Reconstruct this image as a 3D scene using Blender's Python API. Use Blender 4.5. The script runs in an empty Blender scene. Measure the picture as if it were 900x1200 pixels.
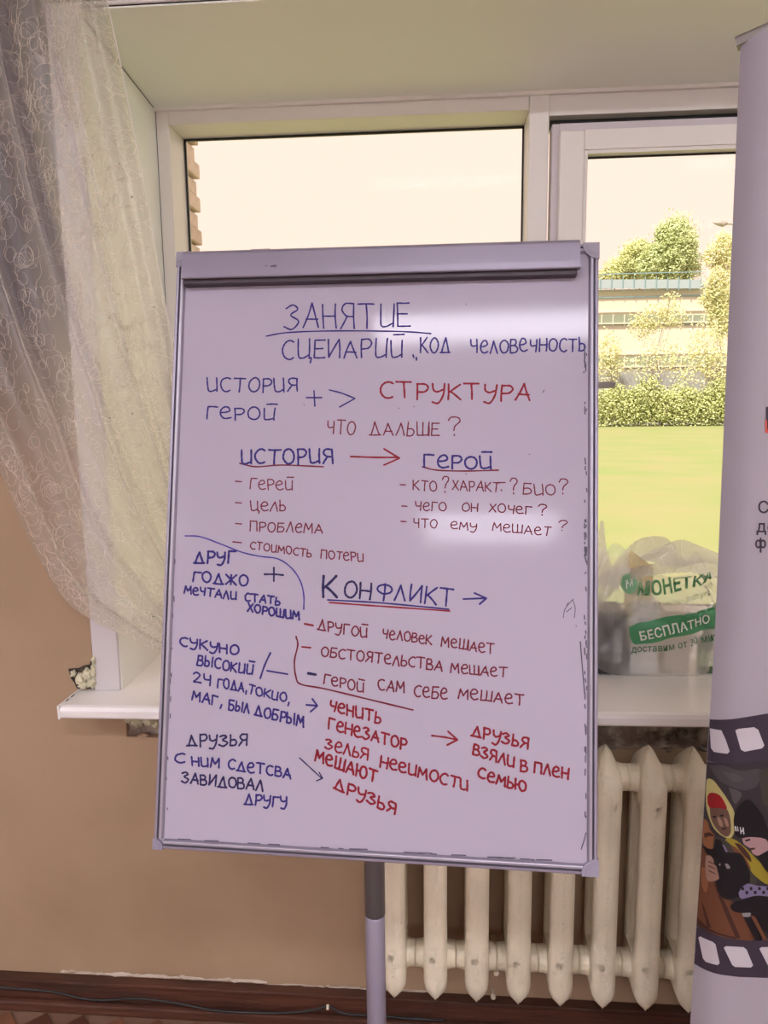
import bpy, bmesh, math, random
import numpy as np
from mathutils import Vector, Matrix, Quaternion
from mathutils.bvhtree import BVHTree
R = math.radians
sc = bpy.context.scene
col = sc.collection
rnd = random.Random(7)

# ------------------------------------------------------------------ camera
CAM_H = 1.55
FPX = 900.0
def cam_axes(yaw, pitch, roll):
    cy, sy = math.cos(yaw), math.sin(yaw); cp, sp = math.cos(pitch), math.sin(pitch)
    cr, sr = math.cos(roll), math.sin(roll)
    fw = Vector((sy*cp, cy*cp, -sp)); rt = Vector((cy, -sy, 0)); up = rt.cross(fw)
    return cr*rt + sr*up, -sr*rt + cr*up, fw
RT, UP, FW = cam_axes(-0.08207, 0.15368, -0.01190)
CO = Vector((0, 0, CAM_H))
cam = bpy.data.objects.new('camera', bpy.data.cameras.new('camera'))
col.objects.link(cam)
cam.data.sensor_fit = 'VERTICAL'; cam.data.sensor_height = 24; cam.data.sensor_width = 18
cam.data.lens = 24*FPX/1200
cam.data.clip_start = 0.05; cam.data.clip_end = 600
cam.matrix_world = Matrix(((RT.x, UP.x, -FW.x, 0), (RT.y, UP.y, -FW.y, 0), (RT.z, UP.z, -FW.z, CAM_H), (0, 0, 0, 1)))
sc.camera = cam

# ------------------------------------------------------------------ world, sun, exposure
sc.view_settings.view_transform = 'Standard'
sc.view_settings.look = 'None'
sc.view_settings.gamma = 1
sc.view_settings.use_curve_mapping = False
sc.view_settings.exposure = 0.0
w = bpy.data.worlds.new('sky'); sc.world = w; w.use_nodes = True
bg = w.node_tree.nodes['Background']
bg.inputs[0].default_value = (1.0, 0.745, 0.645, 1); bg.inputs[1].default_value = 1.26
sun = bpy.data.objects.new('sun', bpy.data.lights.new('sun', 'SUN')); col.objects.link(sun)
sun.data.energy = 5.6; sun.data.color = (1, .95, .84); sun.data.angle = R(3)
sun.rotation_euler = Vector((0.30, 0.48, -0.82)).to_track_quat('-Z', 'Y').to_euler()
LAMP = 38.0
LAMP_COL = (0.92, 0.895, 0.99)

# ------------------------------------------------------------------ helpers
def ray(x, y): return RT*(x-450) - UP*(y-600) + FW*FPX
def P(x, y, Y):
    d = ray(x, y); return CO + d*(Y/d.y)
def on_plane(x, y, o, n):
    d = ray(x, y); return CO + d*((o-CO).dot(n)/d.dot(n))

MATS = {}
def mat(name, c, rough=.5, metal=0, spec=.5, coat=0, bump=0, bscale=40, var=0, vscale=6, c2=None, emit=0, detail=4, thresh=None, stretch=None):
    if name in MATS: return MATS[name]
    m = bpy.data.materials.new(name); m.use_nodes = True; nt = m.node_tree; N = nt.nodes; L = nt.links
    b = N['Principled BSDF']
    b.inputs['Base Color'].default_value = (*c, 1); b.inputs['Roughness'].default_value = rough
    b.inputs['Metallic'].default_value = metal; b.inputs['Specular IOR Level'].default_value = spec
    b.inputs['Coat Weight'].default_value = coat; b.inputs['Coat Roughness'].default_value = .08
    if emit:
        b.inputs['Emission Color'].default_value = (*c, 1); b.inputs['Emission Strength'].default_value = emit
    tc = N.new('ShaderNodeTexCoord'); mp = N.new('ShaderNodeMapping'); L.new(tc.outputs['Object'], mp.inputs[0])
    if stretch: mp.inputs['Scale'].default_value = stretch
    if c2 is None and var:
        c2 = tuple(max(0, k*(1-var)) for k in c)
    if c2 is not None:
        n = N.new('ShaderNodeTexNoise'); n.inputs['Scale'].default_value = vscale; n.inputs['Detail'].default_value = detail
        L.new(mp.outputs[0], n.inputs['Vector'])
        r = N.new('ShaderNodeValToRGB'); r.color_ramp.elements[0].color = (*c, 1); r.color_ramp.elements[1].color = (*c2, 1)
        a, z = thresh or (.35, .68); r.color_ramp.elements[0].position = a; r.color_ramp.elements[1].position = z
        L.new(n.outputs[0], r.inputs[0]); L.new(r.outputs[0], b.inputs['Base Color'])
    if bump:
        n2 = N.new('ShaderNodeTexNoise'); n2.inputs['Scale'].default_value = bscale; n2.inputs['Detail'].default_value = 5
        L.new(mp.outputs[0], n2.inputs['Vector'])
        bp = N.new('ShaderNodeBump'); bp.inputs['Strength'].default_value = bump; bp.inputs['Distance'].default_value = .01
        L.new(n2.outputs[0], bp.inputs['Height']); L.new(bp.outputs[0], b.inputs['Normal'])
    MATS[name] = m; return m
def film_mat(name, c, opac, rough=.3, transl=.5, gloss=.06, wr=0):
    m = bpy.data.materials.new(name); m.use_nodes = True; nt = m.node_tree; N = nt.nodes; L = nt.links
    N.remove(N['Principled BSDF']); out = N['Material Output']
    t = N.new('ShaderNodeBsdfTransparent'); d = N.new('ShaderNodeBsdfDiffuse'); s = N.new('ShaderNodeBsdfTranslucent')
    g = N.new('ShaderNodeBsdfGlossy'); g.inputs['Roughness'].default_value = rough
    d.inputs[0].default_value = (*c, 1); s.inputs[0].default_value = (*c, 1); g.inputs[0].default_value = (1, 1, 1, 1)
    a = N.new('ShaderNodeMixShader'); a.inputs[0].default_value = transl; L.new(d.outputs[0], a.inputs[1]); L.new(s.outputs[0], a.inputs[2])
    b = N.new('ShaderNodeMixShader'); b.inputs[0].default_value = opac; L.new(t.outputs[0], b.inputs[1]); L.new(a.outputs[0], b.inputs[2])
    e = N.new('ShaderNodeMixShader'); e.inputs[0].default_value = gloss; L.new(b.outputs[0], e.inputs[1]); L.new(g.outputs[0], e.inputs[2])
    L.new(e.outputs[0], out.inputs[0])
    if wr:
        tc = N.new('ShaderNodeTexCoord'); n = N.new('ShaderNodeTexNoise'); n.inputs['Scale'].default_value = wr; n.inputs['Detail'].default_value = 3
        n.inputs['Distortion'].default_value = 1.2
        L.new(tc.outputs['Object'], n.inputs['Vector']); bp = N.new('ShaderNodeBump'); bp.inputs['Strength'].default_value = .8; bp.inputs['Distance'].default_value = .02
        L.new(n.outputs[0], bp.inputs['Height'])
        for q in (d, s, g): L.new(bp.outputs[0], q.inputs['Normal'])
    MATS[name] = m; return m

def link(o, parent=None):
    col.objects.link(o)
    if parent is not None: o.parent = parent
    return o
def mesh_obj(name, verts, faces, m, parent=None, smooth=False, midx=None):
    me = bpy.data.meshes.new(name); me.from_pydata([tuple(v) for v in verts], [], faces)
    for q in (m if isinstance(m, (list, tuple)) else [m]): me.materials.append(q)
    if midx: me.polygons.foreach_set('material_index', midx)
    if smooth: me.polygons.foreach_set('use_smooth', [True]*len(me.polygons))
    me.update()
    return link(bpy.data.objects.new(name, me), parent)
def bm_obj(name, bm, m, parent=None, smooth=False):
    bmesh.ops.recalc_face_normals(bm, faces=bm.faces[:])
    me = bpy.data.meshes.new(name); bm.to_mesh(me); bm.free()
    for q in (m if isinstance(m, (list, tuple)) else [m]): me.materials.append(q)
    if smooth: me.polygons.foreach_set('use_smooth', [True]*len(me.polygons))
    return link(bpy.data.objects.new(name, me), parent)
def bx(bm, x0, x1, y0, y1, z0, z1, bev=0, seg=2, mi=0):
    r = bmesh.ops.create_cube(bm, size=1); vs = r['verts']
    for v in vs:
        v.co = Vector(((x0+x1)/2 + v.co.x*(x1-x0), (y0+y1)/2 + v.co.y*(y1-y0), (z0+z1)/2 + v.co.z*(z1-z0)))
    fs = set(f for v in vs for f in v.link_faces)
    if bev:
        es = list(set(e for v in vs for e in v.link_edges))
        q = bmesh.ops.bevel(bm, geom=es, offset=bev, segments=seg, affect='EDGES', profile=.6)
        fs = set(q['faces']) | set(f for f in fs if f.is_valid)
    for f in fs: f.material_index = mi
def box(name, x0, x1, y0, y1, z0, z1, m, parent=None, bev=0, seg=2):
    bm = bmesh.new(); bx(bm, min(x0,x1), max(x0,x1), min(y0,y1), max(y0,y1), min(z0,z1), max(z0,z1), bev, seg); return bm_obj(name, bm, m, parent)
def tube(bm, pts, r, n=8, caps=True):
    pts = [Vector(p) for p in pts]; rings = []
    rr = r if isinstance(r, (list, tuple)) else [r]*len(pts)
    up = Vector((0, 0, 1)); prev = None
    for i, p in enumerate(pts):
        d = (pts[min(i+1, len(pts)-1)] - pts[max(i-1, 0)]).normalized()
        if prev is None:
            a = d.cross(up if abs(d.dot(up)) < .95 else Vector((1, 0, 0))).normalized()
        else: a = (prev - d*prev.dot(d)).normalized()
        prev = a; b = d.cross(a)
        rings.append([bm.verts.new(p + (a*math.cos(2*math.pi*k/n) + b*math.sin(2*math.pi*k/n))*rr[i]) for k in range(n)])
    for i in range(len(rings)-1):
        for k in range(n): bm.faces.new((rings[i][k], rings[i][(k+1) % n], rings[i+1][(k+1) % n], rings[i+1][k]))
    if caps: bm.faces.new(rings[0][::-1]); bm.faces.new(rings[-1])
def lathe(bm, prof, c, n=24, axis='Z'):
    rings = []
    for r, h in prof:
        ring = []
        for k in range(n):
            a = 2*math.pi*k/n
            v = Vector((r*math.cos(a), r*math.sin(a), h)) if axis == 'Z' else Vector((h, r*math.cos(a), r*math.sin(a)))
            ring.append(bm.verts.new(Vector(c)+v))
        rings.append(ring)
    for i in range(len(rings)-1):
        for k in range(n): bm.faces.new((rings[i][k], rings[i][(k+1) % n], rings[i+1][(k+1) % n], rings[i+1][k]))
    bm.faces.new(rings[0][::-1]); bm.faces.new(rings[-1])
def empty(name, loc=(0, 0, 0)):
    o = bpy.data.objects.new(name, None); o.location = loc; o.empty_display_size = .1; return link(o)
def tag(o, label, cat, group=None):
    o['label'] = label; o['category'] = cat
    if group: o['group'] = group
    return o
def struct(o): o['kind'] = 'structure'; return o
def stuff(o): o['kind'] = 'stuff'; return o
def catmull(pts, n=5):
    if len(pts) < 3: return [tuple(p) for p in pts]
    q = [np.array(p, float) for p in pts]; q = [2*q[0]-q[1]] + q + [2*q[-1]-q[-2]]; out = []
    for i in range(1, len(q)-2):
        for k in range(n):
            t = k/n
            out.append(tuple(.5*(2*q[i] + (q[i+1]-q[i-1])*t + (2*q[i-1]-5*q[i]+4*q[i+1]-q[i+2])*t*t + (3*q[i]-q[i-1]-3*q[i+1]+q[i+2])*t**3)))
    out.append(tuple(q[-2])); return out
def rebase(objs, root):
    """root is an empty at its base point: keep children where their world meshes are"""
    for o in objs: o.location = -root.location

# ------------------------------------------------------------------ materials
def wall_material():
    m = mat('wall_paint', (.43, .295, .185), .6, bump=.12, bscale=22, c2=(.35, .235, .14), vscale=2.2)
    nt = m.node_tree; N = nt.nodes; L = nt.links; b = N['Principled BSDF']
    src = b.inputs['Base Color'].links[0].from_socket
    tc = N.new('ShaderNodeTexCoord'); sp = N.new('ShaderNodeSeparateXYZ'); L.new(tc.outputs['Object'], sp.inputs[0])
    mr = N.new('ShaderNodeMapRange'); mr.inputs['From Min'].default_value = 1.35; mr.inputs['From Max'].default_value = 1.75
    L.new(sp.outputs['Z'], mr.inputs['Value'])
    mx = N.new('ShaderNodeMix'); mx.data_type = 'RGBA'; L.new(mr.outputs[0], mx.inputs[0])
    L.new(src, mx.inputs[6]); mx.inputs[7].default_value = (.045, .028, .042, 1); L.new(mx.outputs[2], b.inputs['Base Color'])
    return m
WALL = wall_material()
PVC = mat('white_plastic', (.80, .76, .70), .36, coat=0, bump=.02, bscale=90)
PVCW = mat('white_sill', (.92, .89, .86), .28, coat=.3, bump=.02, bscale=60)
REVEAL = mat('reveal_panel', (.88, .90, .82), .42, bump=.02, bscale=30)
BLACK = mat('black_rubber', (.015, .015, .016), .6)
ALU = mat('lilac_aluminium', (.30, .27, .34), .42, metal=.5)
ALUL = mat('aluminium_highlight', (.40, .37, .43), .42, metal=.5)  # highlight line of the inner ridge, put into the colour
ALUD = mat('dark_groove', (.10, .09, .12), .5, metal=.3)
CORN = mat('grey_corner_plastic', (.30, .27, .33), .4)
BAR = mat('clamp_bar_metal', (.30, .27, .34), .32, metal=.35)
CIRON = mat('radiator_paint', (.86, .77, .58), .38, bump=.35, bscale=55, var=.12, vscale=9)
_g = CIRON.node_tree.nodes.new('ShaderNodeNewGeometry'); _m = [n for n in CIRON.node_tree.nodes if n.type == 'MAPPING'][0]; CIRON.node_tree.links.new(_g.outputs['Position'], _m.inputs[0])
WOOD = mat('baseboard_wood', (.10, .035, .02), .45, bump=.3, bscale=30, c2=(.05, .02, .012), vscale=14, stretch=(.3, 1, 3))
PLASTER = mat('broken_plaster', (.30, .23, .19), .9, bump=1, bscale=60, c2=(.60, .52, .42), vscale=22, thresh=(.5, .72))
FOAM = mat('mounting_foam', (.78, .74, .52), .8, bump=.5, bscale=90, var=.3, vscale=40)
CONC = mat('grey_concrete', (.30, .25, .20), .9, bump=.5, bscale=50, var=.4, vscale=12)
def glass_mat():
    m = bpy.data.materials.new('window_glass'); m.use_nodes = True; N = m.node_tree.nodes; L = m.node_tree.links
    N.remove(N['Principled BSDF']); t = N.new('ShaderNodeBsdfTransparent'); g = N.new('ShaderNodeBsdfGlossy'); g.inputs['Roughness'].default_value = .02
    t.inputs[0].default_value = (.97, .98, .96, 1)
    f = N.new('ShaderNodeFresnel'); f.inputs[0].default_value = 1.05; x = N.new('ShaderNodeMixShader')
    L.new(f.outputs[0], x.inputs[0]); L.new(t.outputs[0], x.inputs[1]); L.new(g.outputs[0], x.inputs[2]); L.new(x.outputs[0], N['Material Output'].inputs[0])
    return m
GLASS = glass_mat()

# ------------------------------------------------------------------ room shell
D = 1.70            # room face of the window wall
YW = 2.13           # room face of the window frame
XL, XR, YB, ZC = -4.2, 3.4, -6.0, 3.0
OX0, OX1 = -0.778, 2.45      # opening, widened out of view to let in more daylight
SZ = P(142, 808, D).z         # sill top
OZ_OUT = P(200, 4, D).z; OZ_IN = P(181, 126, YW).z
REC_T = SZ - .020; REC_B = P(765, 879, D).z; REC_X0 = OX0+.006
TH = .65
wb = empty('wall_window', (0, D, 0)); struct(wb)
ws = [
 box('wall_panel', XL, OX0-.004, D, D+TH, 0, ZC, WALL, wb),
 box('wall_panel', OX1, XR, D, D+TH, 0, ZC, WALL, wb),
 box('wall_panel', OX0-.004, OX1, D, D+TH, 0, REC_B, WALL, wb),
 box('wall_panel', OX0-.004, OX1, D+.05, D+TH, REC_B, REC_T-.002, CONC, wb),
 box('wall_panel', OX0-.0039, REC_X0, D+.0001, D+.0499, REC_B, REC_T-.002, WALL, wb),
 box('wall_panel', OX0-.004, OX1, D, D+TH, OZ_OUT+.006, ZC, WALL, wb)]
rebase(ws, wb)
PALE = mat('pale_wall_paint', (.78, .73, .68), .7, bump=.1, bscale=22)
struct(box('wall_left', XL-.15, XL, YB, D+TH, 0, ZC, PALE))
struct(box('wall_right', XR, XR+.15, YB, D+TH, 0, ZC, PALE))
struct(box('wall_back', XL-.15, XR+.15, YB-.15, YB, 0, ZC, PALE))
CEIL = mat('ceiling_white', (.85, .84, .82), .8)
struct(box('ceiling', XL-.15, XR+.15, YB-.15, D+TH, ZC, ZC+.15, CEIL))
FLOOR = mat('floor_parquet', (.26, .15, .10), .4, c2=(.19, .10, .065), vscale=9, bump=.1)
floor = struct(box('floor', XL-.15, XR+.15, YB-.15, D+TH, -.1, 0, FLOOR))
# herringbone strips along the wall
pv = [mat('parquet_light', (.27, .115, .06), .35, var=.35, vscale=30, stretch=(1, .15, 1)), mat('parquet_mid', (.20, .08, .042), .35, var=.35, vscale=30, stretch=(1, .15, 1)),
      mat('parquet_dark', (.13, .05, .03), .35, var=.35, vscale=30, stretch=(1, .15, 1))]
pm = []
for m in pv:
    bm = bmesh.new(); bx(bm, -.034, .034, -.17, .17, 0, .004, .0012, 1); bmesh.ops.recalc_face_normals(bm, faces=bm.faces[:])
    me = bpy.data.meshes.new('plank'); bm.to_mesh(me); bm.free(); me.materials.append(m); pm.append(me)
for j, yy in enumerate((1.57, 1.327)):
    for i in range(26):
        for s in (-1, 1):
            if j % 2 and s == 2: continue
            o = bpy.data.objects.new('plank', pm[rnd.randrange(3)]); link(o, floor)
            x = -1.35 + i*.0976 + (.0 if s > 0 else .0)
            yc = yy + (0 if s > 0 else -.1215)
            o.location = (x + (0 if s > 0 else .0488), yc, .0005); o.rotation_euler = (0, 0, R(45*s))
            # cut back the strips that would run under the skirting
            if yc + .15 > D-.03: o.scale = (1, .62, 1); o.location.y = D-.035-.155*.62-.01
            o.location.z += .0002*(i % 3) + (.0009 if s > 0 else 0)

# skirting board
BBT = P(300, 1159, D-.02).z
bb = struct(box('baseboard_window', XL, XR, D-.022, D, 0.0, BBT-.012, WOOD, bev=.003))
st = box('shoe_strip', XL, XR, D-.04, D-.0225, 0, .03, WOOD, bb, bev=.006); 
cp = box('cap_strip', XL, XR, D-.028, D-.0, BBT-.0115, BBT, WOOD, bb, bev=.003)
# flaking white paint on top of it
bm = bmesh.new()
for i in range(130):
    x = -1.0 + rnd.random()**1.0*.98; L_ = rnd.uniform(.01, .07); z = BBT + rnd.uniform(.0, .006) + (.003 if x < -.5 else -.001)
    h = rnd.uniform(.0012, .004)*(1.5 if x < -.45 else .8)
    vs = [bm.verts.new(Vector((x+L_*a, D-.0015-rnd.random()*.003, z+h*b+rnd.uniform(-.001, .001)))) for a, b in ((0, 0), (.3, -.4), (1, .1), (.7, .9), (.3, .8))]
    bm.faces.new(vs)
stuff(bm_obj('flaking_paint', bm, mat('paint_flakes', (.62, .52, .42), .7), bb))
# cable along the skirting
cab = [P(x, y, D-.046) for x, y in ((-60, 1152), (0, 1157), (60, 1162), (110, 1172), (160, 1170), (210, 1176), (260, 1185), (330, 1187), (370, 1183), (385, 1179), (400, 1187), (430, 1190), (520, 1196))]
bm = bmesh.new(); tube(bm, [Vector(p) for p in catmull(cab, 4)], .0032, 6)
tag(bm_obj('cable', bm, mat('black_cable', (.02, .017, .017), .5), smooth=True), 'thin black cable sagging along the brown wooden skirting board', 'cable')
bm = bmesh.new(); c0 = P(384, 1180, D-.052)
bx(bm, c0.x-.003, c0.x+.003, c0.y-.004, c0.y+.004, c0.z-.006, c0.z+.005, .001, 1)
tag(bm_obj('cable_clip', bm, mat('clip_white', (.8, .72, .6), .5)), 'tiny white clip holding the black cable by the skirting', 'clip')

# ------------------------------------------------------------------ reveal, casing, sill
def quadslab(name, a, b, c, d, th, m, parent=None):
    a, b, c, d = map(Vector, (a, b, c, d)); n = (b-a).cross(d-a).normalized()*th
    vs = [a, b, c, d, a+n, b+n, c+n, d+n]
    bm = bmesh.new(); q = [bm.verts.new(v) for v in vs]
    for f in ((0, 1, 2, 3), (7, 6, 5, 4), (0, 4, 5, 1), (1, 5, 6, 2), (2, 6, 7, 3), (3, 7, 4, 0)): bm.faces.new([q[i] for i in f])
    return bm_obj(name, bm, m, parent)
rx_in = P(183, 400, YW).x
rv = [quadslab('trim_1', (OX0, D, SZ), (OX0-.0, YW, SZ), (OX0, YW, OZ_IN), (OX0, D, OZ_OUT), .004, REVEAL),
      quadslab('trim_2', (OX0-.004, D, OZ_OUT), (OX0-.004, YW, OZ_IN), (OX1, YW, OZ_IN), (OX1, D, OZ_OUT), .004, REVEAL),
      quadslab('trim_3', (OX1-.004, D, SZ), (OX1-.004, D, OZ_OUT), (OX1-.004, YW, OZ_IN), (OX1-.004, YW, SZ), .003, REVEAL)]
for o in rv: struct(o)
cx0 = P(111, 800, D-.006).x
struct(box('trim_4', cx0, OX0+.001, D-.008, D-.0005, SZ, OZ_OUT+.01, mat('casing_plastic', (.66, .62, .62), .35, coat=.1), bev=.001, seg=1))
struct(box('trim_5', OX0, OX1, D-.008, D-.0005, OZ_OUT+.002, OZ_OUT+.009, mat('lintel_edge', (.8, .78, .74), .4), bev=.001, seg=1))
JNT = mat('dark_joint_caulk', (.06, .055, .05), .8)  # thin dark caulk in the trim joints
bm = bmesh.new()
tube(bm, [(OX0+.0045, D+.02, OZ_OUT-.0045-(OZ_OUT-OZ_IN)*.02/(YW-D)), (OX0+.0045, YW-.013, OZ_IN-.0045)], .0011, 5)
tube(bm, [(OX0+.0045, YW-.0005, SZ+.02), (OX0+.0045, YW-.0005, OZ_IN-.0045)], .0010, 5)
tube(bm, [(OX0+.0045, YW-.0125, OZ_IN-.0015), (OX1-.01, YW-.0125, OZ_IN-.0015)], .0010, 5)
struct(bm_obj('trim_6', bm, JNT))
# windowsill
sx0 = P(68, 830, D-.1).x
sill = empty('window_sill', ((sx0+OX1)/2, D, SZ)); 
tag(sill, 'long white plastic windowsill with rounded front edge above the radiator', 'windowsill')
SF = D-.105
def sill_board(x0, x1):
    prof = [(YW-.002, SZ), (SF+.012, SZ), (SF+.004, SZ-.003), (SF, SZ-.011), (SF, SZ-.026), (SF+.004, SZ-.030), (SF+.02, SZ-.030), (SF+.02, SZ-.028), (YW-.002, SZ-.028)]
    bm = bmesh.new(); A = [bm.verts.new((x0, y, z)) for y, z in prof]; B = [bm.verts.new((x1, y, z)) for y, z in prof]
    n = len(prof)
    for i in range(n): bm.faces.new((A[i], A[(i+1) % n], B[(i+1) % n], B[i]))
    bm.faces.new(A[::-1]); bm.faces.new(B); return bm
# board runs between reveals; its front nose is longer
bmn = bmesh.new()
bs1 = sill_board(OX0+.001, OX1-.005)
o1 = bm_obj('board', bs1, PVCW, sill)
bm = bmesh.new()
prof = [(D-.0005, SZ), (SF+.012, SZ), (SF+.004, SZ-.003), (SF, SZ-.011), (SF, SZ-.026), (SF+.004, SZ-.030), (SF+.02, SZ-.030), (SF+.02, SZ-.028), (D-.0005, SZ-.028)]
A = [bm.verts.new((sx0+.006, y, z)) for y, z in prof]; B = [bm.verts.new((OX0+.001, y, z)) for y, z in prof]
for i in range(9): bm.faces.new((A[i], A[(i+1) % 9], B[(i+1) % 9], B[i]))
bm.faces.new(A[::-1]); bm.faces.new(B)
o2 = bm_obj('front_nose', bm, PVCW, sill)
o3 = box('end_cap', sx0, sx0+.006, SF-.001, D-.0005, SZ-.031, SZ+.0015, PVCW, sill, bev=.002)
bm = bmesh.new()
for y in (SF+.03, SF+.055, SF+.058): bx(bm, sx0+.006, sx0+.0075, y, y+rnd.uniform(.006, .016), SZ-.001, SZ+.0012)
o4 = bm_obj('glue_crack', bm, BLACK, sill)
rebase([o1, o2, o3, o4], sill)
STILT = .0095; sill.rotation_euler = (0, -STILT, 0); sill.location.z += STILT*(sill.location.x - sx0) - .001
def sillz(x): return SZ + STILT*(x-sx0) - .001

# foam and broken plaster round the sill
def lump(name, cx, cz, y, w_, h_, d_, m, parent=None, seed=1, sub=4, amp=.35, flat=False):
    r = random.Random(seed); bm = bmesh.new(); bmesh.ops.create_icosphere(bm, subdivisions=sub, radius=1)
    ph = [Vector((r.uniform(-9, 9), r.uniform(-9, 9), r.uniform(-9, 9))) for _ in range(3)]
    from mathutils import noise
    for v in bm.verts:
        n = noise.noise(v.co*2.0+ph[0])*amp*1.2 + noise.noise(v.co*4.5+ph[1])*amp*.7
        v.co *= 1+n
        v.co = Vector((cx+v.co.x*w_, y+v.co.y*d_, cz+v.co.z*h_))
    return bm_obj(name, bm, m, parent, smooth=True)
hole = empty('broken_plaster_hole', P(98, 806, D)); tag(hole, 'ragged plaster hole packed with cream foam beside the window casing', 'wall damage')
kids = []
def patch(name, pts, Y, m, parent, thick=.002):
    bm = bmesh.new(); f = [bm.verts.new(P(x, y, Y)) for x, y in pts]; g = bm.faces.new(f)
    e = bmesh.ops.extrude_face_region(bm, geom=[g]); 
    for v in [q for q in e['geom'] if isinstance(q, bmesh.types.BMVert)]: v.co.y += thick
    bmesh.ops.triangulate(bm, faces=bm.faces[:]); o = bm_obj(name, bm, m, parent); kids.append(o); return o
HOLE = mat('dark_cavity', (.035, .028, .02), .95, bump=.8, bscale=90, c2=(.10, .08, .055), vscale=50)
patch('cavity', [(80, 784), (92, 783), (98, 780), (105, 779), (107, 772), (111, 768), (112, 807), (90, 807), (87, 800), (83, 795)], D-.0035, HOLE, hole)
patch('cavity', [(107, 756), (110, 754), (111, 768), (108, 766)], D-.0035, HOLE, hole)
for i, (x, y, a, b) in enumerate(((93, 797, 5, 8), (101, 792, 6, 8), (107, 800, 6, 8), (97, 804, 6, 4), (109, 785, 3, 8), (85, 790, 3, 4), (109, 774, 2.5, 5))):
    c = P(x, y, D-.012); k = 1/520
    kids.append(lump('foam_lump', c.x, c.z, c.y+.004, a*k, b*k, .008, FOAM, hole, seed=i+3, sub=3, amp=.5))
rebase(kids, hole)
kids = []
und = empty('broken_plaster_strip', P(450, 860, D)); tag(und, 'dark ragged strip of broken plaster under the windowsill above the radiator', 'wall damage')
# rough surface in the recess
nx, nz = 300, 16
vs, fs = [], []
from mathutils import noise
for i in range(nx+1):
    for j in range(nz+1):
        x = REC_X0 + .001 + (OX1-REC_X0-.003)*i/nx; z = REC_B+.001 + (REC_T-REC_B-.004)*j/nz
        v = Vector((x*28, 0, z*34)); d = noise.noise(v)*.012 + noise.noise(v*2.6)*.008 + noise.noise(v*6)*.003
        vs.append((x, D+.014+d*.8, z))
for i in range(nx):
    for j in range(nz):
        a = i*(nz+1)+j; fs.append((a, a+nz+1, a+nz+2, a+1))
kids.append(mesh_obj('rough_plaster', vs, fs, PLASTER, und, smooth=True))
fm = []
for i, (x, y, a, b) in enumerate(((124, 841, 4, 3), (150, 843, 6, 5), (160, 848, 7, 6), (172, 846, 7, 5), (181, 842, 5, 4), (182, 850, 5, 4))):
    c = P(x, y, D+.0); k = 1/520; kids.append(lump('foam_lump', c.x, c.z, D+.008, a*k, b*k, .012, FOAM, und, seed=i+33, sub=3, amp=.5))
for i, (x, y, a, b) in enumerate(((785, 866, 4, 3), (795, 862, 1.5, 6), (804, 860, 2.5, 3.5), (817, 862, 1.5, 6), (783, 850, 5, 1.5), (812, 850, 6, 1.5), (720, 849, 2.5, 1.5), (708, 852, 5, 1.3))):
    c = P(x, y, D+.0); k = 1/520; kids.append(lump('plaster_lump', c.x, c.z, D+.006, a*k, b*k, .008, mat('pale_plaster', (.30, .26, .19), .9, bump=.4, bscale=80, var=.5, vscale=60), und, seed=i+63, sub=3, amp=.6))
er = random.Random(77)
for k in range(46):
    x = REC_X0 - .01 + er.random()*(1.05-REC_X0); c = Vector((x, D+.004, REC_B + er.uniform(-.004, .003)))
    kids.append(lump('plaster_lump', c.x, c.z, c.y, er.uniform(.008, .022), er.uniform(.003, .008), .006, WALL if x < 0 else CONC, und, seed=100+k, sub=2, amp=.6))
rebase(kids, und)

# ------------------------------------------------------------------ window
win = struct(empty('window_1', (0.4, YW, SZ)))
wk = []
def wbox(name, x0, x1, y0, y1, z0, z1, m, parent=win, bev=.0015):
    o = box(name, x0, x1, y0, y1, z0, z1, m, parent, bev=bev, seg=1)
    wk.append(o); return o
XF0 = OX0+.001
xf_in = P(198, 150, YW).x; zt_in = P(400, 138, YW).z     # inner edge of the fixed light
xm0 = P(619, 200, YW).x; xm1 = P(642, 200, YW).x
YG = YW+.125
zb = SZ
# hidden first strip of profile between reveal and frame: the frame starts where the photo shows it
xfo = P(183, 150, YW).x
wbox('frame_profile', XF0, xf_in, YW, YG+.02, zb, OZ_IN, PVC)
wbox('frame_profile', xf_in, xm0, YW, YG+.02, zt_in, OZ_IN-.001, PVC)
wbox('frame_profile', xf_in, xm0, YW, YG+.02, zb, zb+.055, PVC)
wbox('mullion', xm0, xm1, YW-.004, YG+.02, zb, OZ_IN-.001, PVC)
zs_top = P(760, 131, YW).z
xso = 1.42
wbox('frame_profile', xm1, OX1-.006, YW, YG+.02, zs_top, OZ_IN-.001, PVC)
wbox('frame_profile', xm1, xso, YW, YG+.02, zb, zb+.03, PVC)
wbox('mullion', xso, xso+.06, YW, YG+.02, zb, zs_top, PVC)
wbox('frame_profile', OX1-.06, OX1-.006, YW, YG+.02, zb, zs_top, PVC); wbox('frame_profile', xso+.06, OX1-.06, YW, YG+.02, zb, zb+.055, PVC)
wbox('glass_pane', xso+.06, OX1-.06, YG-.003, YG+.003, zb+.055, zs_top-.001, GLASS, bev=0)  # unseen extra pane and its frame, added for more daylight on the sill
# small cover lip under the lintel
wbox('cover_lip', XF0, OX1-.006, YW-.012, YW-.0005, OZ_IN-.012, OZ_IN-.001, PVC)
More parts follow.
